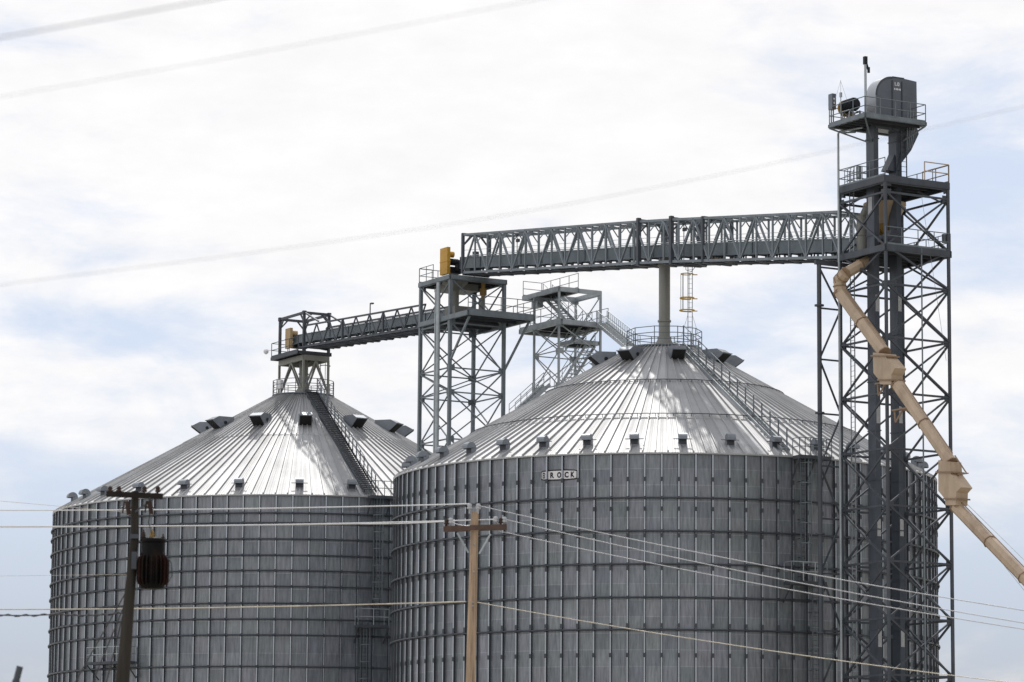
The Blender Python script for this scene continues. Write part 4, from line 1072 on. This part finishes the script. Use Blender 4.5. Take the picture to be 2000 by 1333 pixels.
def insulator(parent, p, mat='ceramic', s=1.0, up=True):
    b = MB(); b.lathe(p, [(.02 * s, -.12 * s), (.02 * s, 0), (.07 * s, .01 * s), (.075 * s, .05 * s), (.045 * s, .07 * s), (.065 * s, .09 * s), (.06 * s, .13 * s), (.03 * s, .16 * s)], 10)
    return b.build('insulator', mat, parent)
tops = []
for (px, py, mt) in ((917, 995, 'glass'), (934, 995, 'glass'), (880, 1023, 'glass'), (968, 1020, 'glass'), (985, 1021, 'glass'), (872, 1025, 'ceramic'), (978, 1023, 'ceramic')):
    insulator(pole, at(px, py, YP - .22), mt, 1.15)
b = MB(); b.beam(at(928, 1003, YP), at(917, 996, YP - .2), .03); b.beam(at(928, 1003, YP), at(936, 996, YP - .2), .03); b.build('pin', 'galv', pole)
b = MB()
for y in (1060, 1110, 1165, 1172): q = ptop.lerp(pbase, (y - 1001) / 700); b.tube(q - YY * .25 + XX * .02, q - YY * .12, .025, 6)
b.build('bolt', 'galv', pole)

def wire(pts, r, mat, label, group=None, sag=0.0, cat='cable', twist=None):
    """a line of wire strung through 3-D points, with a little sag between them"""
    P = []; 
    for p, q in zip(pts, pts[1:]):
        for i in range(24):
            t = i / 24; c = V(p).lerp(V(q), t); c.z -= sag * 4 * t * (1 - t); P.append(c)
    P.append(V(pts[-1])); b = MB(); b.path(P, r, 6)
    if twist:
        Q = [p + V((0, .03 * math.cos(i * 1.3), .03 * math.sin(i * 1.3))) for i, p in enumerate(P)]; b.path(Q, r * .7, 5)
    o = b.build('power_line', mat, origin=P[0]); return tag(o, label, cat, group)
G1 = 'bright wires carried by the brown pole'
# left side spans (run to a pole far out on the left)
wire([at(-260, 995.5, 122), at(917, 984.5, YP - .25)], .021, 'wire', 'topmost bright wire running left from the brown pole top', G1, .10)
wire([at(-260, 1026, 122), at(968, 1015, YP - .25)], .021, 'wire', 'bright wire running left from the right end of the brown pole crossarm', G1, .12)
wire([at(-260, 1031, 122), at(700, 1023.5, 113.5), at(880, 1018, YP - .25)], .018, 'wire', 'lower of the close pair of bright wires left of the brown pole', G1, .03)
wire([at(-260, 1190, 122), at(910, 1175.5, YP - .2)], .022, 'cable', 'tan messenger cable running left from low on the brown pole', G1, .10)
wire([at(934, 988, YP - .25), at(2260, 1232, 96)], .015, 'wire2', 'topmost bright wire sloping down right from the brown pole top', G1, .22)
wire([at(985, 1014.5, YP - .25), at(2260, 1258, 96)], .015, 'wire2', 'middle bright wire sloping down right from the brown pole crossarm', G1, .22)
wire([at(972, 1037, YP - .25), at(2260, 1268, 96)], .015, 'wire2', 'lowest bright wire sloping down right from the brown pole crossarm', G1, .20)
wire([at(933, 1177, YP - .2), at(2260, 1366, 96)], .014, 'cable', 'thin low cable sloping down right from low on the brown pole', G1, .20)
wire([at(880, 1018.5, YP - .25), at(917, 1027, YP - .3)], .014, 'wire', 'short jumper wire on the left half of the brown pole crossarm', G1, .05)
wire([at(-100, 970, 130), at(260, 1002, 122)], .008, 'cable', 'hairline wire slanting down behind the top left wire', None, .0)
wire([at(-100, 1127, 130), at(260, 1122, 126)], .006, 'cable', 'hairline wire crossing the sky left of the farther bin', None, .0)
wire([at(-60, 1197, 84), at(110, 1200, 81.5), at(248, 1196, 80.2)], .018, 'dwire', 'dark twisted cable reaching the old pole from the left', None, .05, twist=True)

# old pole with the transformer
YO = 80.0
oc = [at(264, 960, YO), at(263, 1050, YO), at(258, 1110, YO), at(252, 1175, YO), at(246, 1250, YO), at(239, 1333, YO)]
d = (oc[-1] - oc[-2]).normalized(); q = oc[-1].copy()
while q.z > 0.5: q = q + d * 2; oc.append(q.copy())
oc[-1] = V((oc[-1].x, oc[-1].y, 0)); 
opole = thing('utility_pole', 'old dark leaning utility pole at left carrying a transformer', 'utility pole', oc[-1])
b = MB(); k = len(oc) - 1
for i in range(k): b.tube(oc[i], oc[i + 1], .085 + .075 * min(1, i / 5), 14, .085 + .075 * min(1, (i + 1) / 5), caps=(i == 0))
b.build('pole', 'oldpole', opole)
b = MB(); b.beam(at(208, 965, YO - .2), at(318, 970, YO - .2), .10, .13); b.build('crossarm', 'darkarm', opole)
b = MB()
for (x, y), (x2, y2) in (((300, 975), (264, 1000)), ((292, 972), (295, 995))): b.beam(at(x, y, YO - .25), at(x2, y2, YO - .2), .035)
b.build('arm_brace', 'dsteel', opole)
for (px, py) in ((248, 993), (292, 992)):
    b = MB(); p = at(px, py, YO - .3); b.tube(p + ZX * .16, p - ZX * .16 + XX * .05, .055, 10); b.tube(p + XX * .1, p - XX * .12 + ZX * .02, .02, 6); b.tube(p + ZX * .16 - XX * .07, p - ZX * .12 - XX * .1, .02, 6); b.build('cutout_fuse', 'ceramic', opole)
for px in (215, 232, 282, 308): insulator(opole, at(px, 962, YO - .2), 'ceramic', .9)
b = MB(); b.cbox(at(262, 1095, YO - .2), XX * .12, YY * .1, ZX * .4); b.build('hanger', 'dsteel', opole); b = MB(); b.cbox(at(262, 1048, YO - .14), XX * .2, YY * .1, ZX * .1); b.build('hanger', 'dsteel', opole)
tcx = at(299, 1100, YO - .15)
tr = thing('transformer', 'dark rusty pole transformer with cooling fins hung on the old pole', 'transformer', tcx)
s = YO / FPX
zt = lambda y: at(299, y, YO - .15).z
cT = V((tcx.x, tcx.y, 0))
b = MB(); b.lathe(cT, [(.10, zt(1150) - .02), (.27, zt(1150)), (.285, zt(1143)), (.285, zt(1082)), (.27, zt(1078)), (.27, zt(1062)), (.255, zt(1058))], 28); tk = b.build('tank', 'tank', tr)
b = MB(); b.lathe(cT, [(.29, zt(1060)), (.30, zt(1057)), (.29, zt(1053)), (.08, zt(1050))], 28); b.build('lid', 'tank', tr)
for k in range(20):
    a = 2 * PI * k / 20; dr = V((math.cos(a), math.sin(a), 0)); b = MB()
    b.prism([cT + dr * r + ZX * zt(y) for r, y in ((.27, 1084), (.35, 1090), (.375, 1098), (.375, 1134), (.35, 1141), (.27, 1145))], dr.cross(ZX) * .03)
    b.build('cooling_fin', 'rust' if abs(math.cos(a)) > .8 else 'tank', tr)
for (px, py) in ((280, 1053), (297, 1052), (318, 1062)):
    b = MB(); p = at(px, py, YO - .15); b.lathe(p, [(.05, -.06), (.05, .02), (.075, .04), (.04, .06), (.07, .09), (.035, .11), (.055, .14), (.02, .17), (.02, .22)], 10); b.build('bushing', 'ceramic' if px != 297 else 'gold', tr)
b = MB(); b.path([at(318, 1080, YO - .3), at(335, 1100, YO - .35), at(336, 1125, YO - .35), at(325, 1145, YO - .3)], .012, 5); b.path([at(297, 1045, YO - .2), at(290, 1020, YO - .2), at(294, 998, YO - .3)], .012, 5); b.path([at(303, 1150, YO - .2), at(298, 1165, YO - .2), at(299, 1175, YO - .2)], .012, 5); b.build('lead_wire', 'dwire', tr)
for (x0, y0, x1, y1, Y1, lab) in ((247, 1155, 140, 1345, 84, 'leftmost thin guy wire slanting from the old pole'), (246, 1175, 176, 1345, 83, 'middle thin guy wire slanting from the old pole'), (243, 1190, 205, 1345, 82, 'steepest thin guy wire slanting from the old pole')):
    p, q = at(x0, y0, YO), at(x1, y1, Y1); q2 = p + (q - p) * (p.z / (p.z - q.z)); b = MB(); b.tube(p, q2, .016, 5); tag(b.build('guy_wire', 'dwire', origin=q2), lab, 'guy wire', 'guy wires of the old pole')
# leaning dark stub post in the corner
p, q = at(39, 1302, 60), at(28, 1345, 60); e = q + (q - p) * (q.z / (p.z - q.z)); b = MB(); b.tube(p, e, .058, 8); b.tube(p - (p - e).normalized() * .25, p - (p - e).normalized() * .3, .07, 8)
tag(b.build('leaning_post', 'dsteel', origin=e), 'dark blurred leaning post tip in the lower left corner', 'post')
# near, out of focus overhead wires
YN = 23.0
def curve(pts, Y): return [at(x, y, Y) for x, y in pts]
def nearwire(pts, Y, r, label, Ye=None):
    P = []; n_ = len(pts); pts = [V((x, y, 0)) for x, y in pts]; ext = []
    for i in range(n_ - 1):
        p0 = pts[max(i - 1, 0)]; p1 = pts[i]; p2 = pts[i + 1]; p3 = pts[min(i + 2, n_ - 1)]
        for j in range(10):
            t = j / 10; c = .5 * ((2 * p1) + (p2 - p0) * t + (2 * p0 - 5 * p1 + 4 * p2 - p3) * t * t + (-p0 + 3 * p1 - 3 * p2 + p3) * t ** 3); ext.append(c)
    ext.append(pts[-1]); k = len(ext) - 1
    P = [at(c.x, c.y, Y + ((Ye or Y) - Y) * i / k) for i, c in enumerate(ext)]
    b = MB(); b.path(P, r, 6); tag(b.build('power_line', 'dwire', origin=P[0]), label, 'cable', 'blurred wires close overhead')
nearwire([(-400, 615), (0, 557), (470, 497), (900, 435), (1250, 372), (1540, 313), (2000, 208), (2400, 110)], 25, .0016, 'long blurred wire crossing the whole sky above the bridge', 27)
nearwire([(-400, 262), (0, 190), (450, 112), (900, 28), (1300, -50)], 21, .0014, 'middle blurred wire crossing the upper left sky')
nearwire([(-400, 145), (0, 74), (430, -4), (800, -75)], 18, .0035, 'topmost thick blurred wire in the upper left corner')

# ------------------------------------------------------------------ sun and sky
SUN_EL = math.radians(52.0); SUN_AZ = math.radians(-2.0)
sv = V((math.sin(SUN_AZ) * math.cos(SUN_EL), math.cos(SUN_AZ) * math.cos(SUN_EL), math.sin(SUN_EL)))
ld = bpy.data.lights.new('sun', 'SUN'); ld.energy = 2.3; ld.angle = math.radians(0.9); ld.color = (1.0, 0.965, 0.91)
sun = bpy.data.objects.new('sun', ld); COL.objects.link(sun); sun.rotation_euler = (-sv).to_track_quat('-Z', 'Y').to_euler(); sun.location = (0, 0, 80)
W = bpy.data.worlds.new('World'); scene.world = W; W.use_nodes = True
t = W.node_tree; t.nodes.clear(); L = t.links
out = N(t, 'ShaderNodeOutputWorld'); bg = N(t, 'ShaderNodeBackground', inp={'Strength': 0.10}); L.new(bg.outputs[0], out.inputs[0])
sky = N(t, 'ShaderNodeTexSky', sky_type='NISHITA'); sky.sun_disc = False; sky.sun_elevation = SUN_EL; sky.sun_rotation = SUN_AZ; sky.air_density = 1.0; sky.dust_density = 1.0; sky.ozone_density = 1.0
tc = N(t, 'ShaderNodeTexCoord'); nrm = N(t, 'ShaderNodeVectorMath', operation='NORMALIZE'); L.new(tc.outputs['Generated'], nrm.inputs[0])
D = nrm.outputs[0]
def math_(op, a, b=None, clamp=False):
    n = N(t, 'ShaderNodeMath', operation=op); n.use_clamp = clamp
    for i, x in enumerate((a, b)):
        if x is None: continue
        if isinstance(x, (int, float)): n.inputs[i].default_value = x
        else: L.new(x, n.inputs[i])
    return n.outputs[0]
def blob(px, py, sx, sy):
    """soft patch of the sky round one direction; sx, sy in px of the photograph"""
    d0 = ray(px, py).normalized(); sb = N(t, 'ShaderNodeVectorMath', operation='SUBTRACT'); L.new(D, sb.inputs[0]); sb.inputs[1].default_value = d0
    ml = N(t, 'ShaderNodeVectorMath', operation='MULTIPLY'); L.new(sb.outputs[0], ml.inputs[0]); ml.inputs[1].default_value = (FPX / sx, FPX / max(sx, sy), FPX / sy)
    dt = N(t, 'ShaderNodeVectorMath', operation='DOT_PRODUCT'); L.new(ml.outputs[0], dt.inputs[0]); L.new(ml.outputs[0], dt.inputs[1])
    return math_('EXPONENT', math_('MULTIPLY', dt.outputs['Value'], -1.0))
mp = N(t, 'ShaderNodeMapping'); mp.inputs['Scale'].default_value = (13, 13, 34); L.new(D, mp.inputs[0])
n1 = N(t, 'ShaderNodeTexNoise', inp={'Scale': 1.0, 'Detail': 9.0, 'Roughness': 0.62, 'Distortion': 0.6}); L.new(mp.outputs[0], n1.inputs['Vector'])
n2_ = N(t, 'ShaderNodeTexNoise', inp={'Scale': 3.2, 'Detail': 6.0, 'Roughness': 0.6}); L.new(mp.outputs[0], n2_.inputs['Vector'])
gap = None
for (px, py, sx, sy, k) in ((1880, 330, 260, 120, .62), (1960, 560, 120, 60, .3), (300, 640, 420, 60, .45), (60, 1150, 500, 190, .85), (1980, 1170, 320, 170, .80), (1500, 640, 240, 60, .40), (1150, 660, 260, 60, .30), (30, 60, 330, 60, .42), (640, 580, 220, 30, .25), (100, 430, 200, 70, .18), (1930, 770, 120, 90, .22)):
    g_ = math_('MULTIPLY', blob(px, py, sx, sy), k); gap = g_ if gap is None else math_('ADD', gap, g_)
for (px, py, sx, sy, k) in ((750, 230, 800, 240, -.50), (250, 640 - 20, 0, 0, 0), (1960, 720, 110, 40, -.35), (1930, 600, 120, 40, -.30), (1200, 560, 300, 60, -.12)):
    if sx: gap = math_('ADD', gap, math_('MULTIPLY', blob(px, py, sx, sy), k))
cov = math_('ADD', math_('MULTIPLY', math_('SUBTRACT', n1.outputs['Fac'], .5), 1.5), math_('MULTIPLY', math_('SUBTRACT', n2_.outputs['Fac'], .5), .5))
cov = math_('SUBTRACT', math_('ADD', cov, .68), gap)
mr = N(t, 'ShaderNodeMapRange', interpolation_type='SMOOTHSTEP', inp={'From Min': .10, 'From Max': .85}); L.new(cov, mr.inputs['Value'])
# thin the cover away from the sun's half of the sky
sd = N(t, 'ShaderNodeVectorMath', operation='DOT_PRODUCT'); L.new(D, sd.inputs[0]); sd.inputs[1].default_value = sv
br = N(t, 'ShaderNodeMapRange', interpolation_type='SMOOTHSTEP', inp={'From Min': -.35, 'From Max': .75, 'To Min': 7.0, 'To Max': 9.9}); L.new(sd.outputs['Value'], br.inputs['Value'])
cl = N(t, 'ShaderNodeVectorMath', operation='SCALE'); cl.inputs[0].default_value = (1.0, .99, .998); cv = N(t, 'ShaderNodeMapRange', inp={'From Min': .3, 'From Max': .7, 'To Min': .965, 'To Max': 1.03}); L.new(n2_.outputs['Fac'], cv.inputs['Value']); L.new(math_('MULTIPLY', br.outputs[0], cv.outputs[0]), cl.inputs['Scale'])
# pale summer haze veil under the clouds
vl = N(t, 'ShaderNodeVectorMath', operation='SCALE'); vl.inputs[0].default_value = (.725, .81, .985)
br2_ = N(t, 'ShaderNodeMapRange', interpolation_type='SMOOTHSTEP', inp={'From Min': -.35, 'From Max': .75, 'To Min': 5.6, 'To Max': 9.5}); L.new(sd.outputs['Value'], br2_.inputs['Value']); L.new(br2_.outputs[0], vl.inputs['Scale'])
mv = N(t, 'ShaderNodeMix', data_type='RGBA'); mv.inputs[0].default_value = .82; L.new(sky.outputs[0], mv.inputs[6]); L.new(vl.outputs[0], mv.inputs[7])
mx = N(t, 'ShaderNodeMix', data_type='RGBA'); L.new(mr.outputs[0], mx.inputs[0]); L.new(mv.outputs[2], mx.inputs[6]); L.new(cl.outputs[0], mx.inputs[7])
# the sky is brighter toward the left of the road than toward the right
sx_ = N(t, 'ShaderNodeSeparateXYZ'); L.new(D, sx_.inputs[0])
as_ = N(t, 'ShaderNodeMapRange', interpolation_type='SMOOTHSTEP', inp={'From Min': .15, 'From Max': .95, 'To Min': 1.0, 'To Max': .5}); L.new(sx_.outputs['X'], as_.inputs['Value'])
# and a little dimmer close to the horizon
hz_ = N(t, 'ShaderNodeMapRange', interpolation_type='SMOOTHSTEP', inp={'From Min': .02, 'From Max': .13, 'To Min': .70, 'To Max': 1.0}); L.new(sx_.outputs['Z'], hz_.inputs['Value'])
fin = N(t, 'ShaderNodeVectorMath', operation='SCALE'); L.new(mx.outputs[2], fin.inputs[0]); L.new(math_('MULTIPLY', as_.outputs[0], hz_.outputs[0]), fin.inputs['Scale'])
L.new(fin.outputs[0], bg.inputs[0])

scene.view_settings.view_transform = 'Standard'; scene.view_settings.look = 'None'; scene.view_settings.exposure = 0; scene.view_settings.gamma = 1
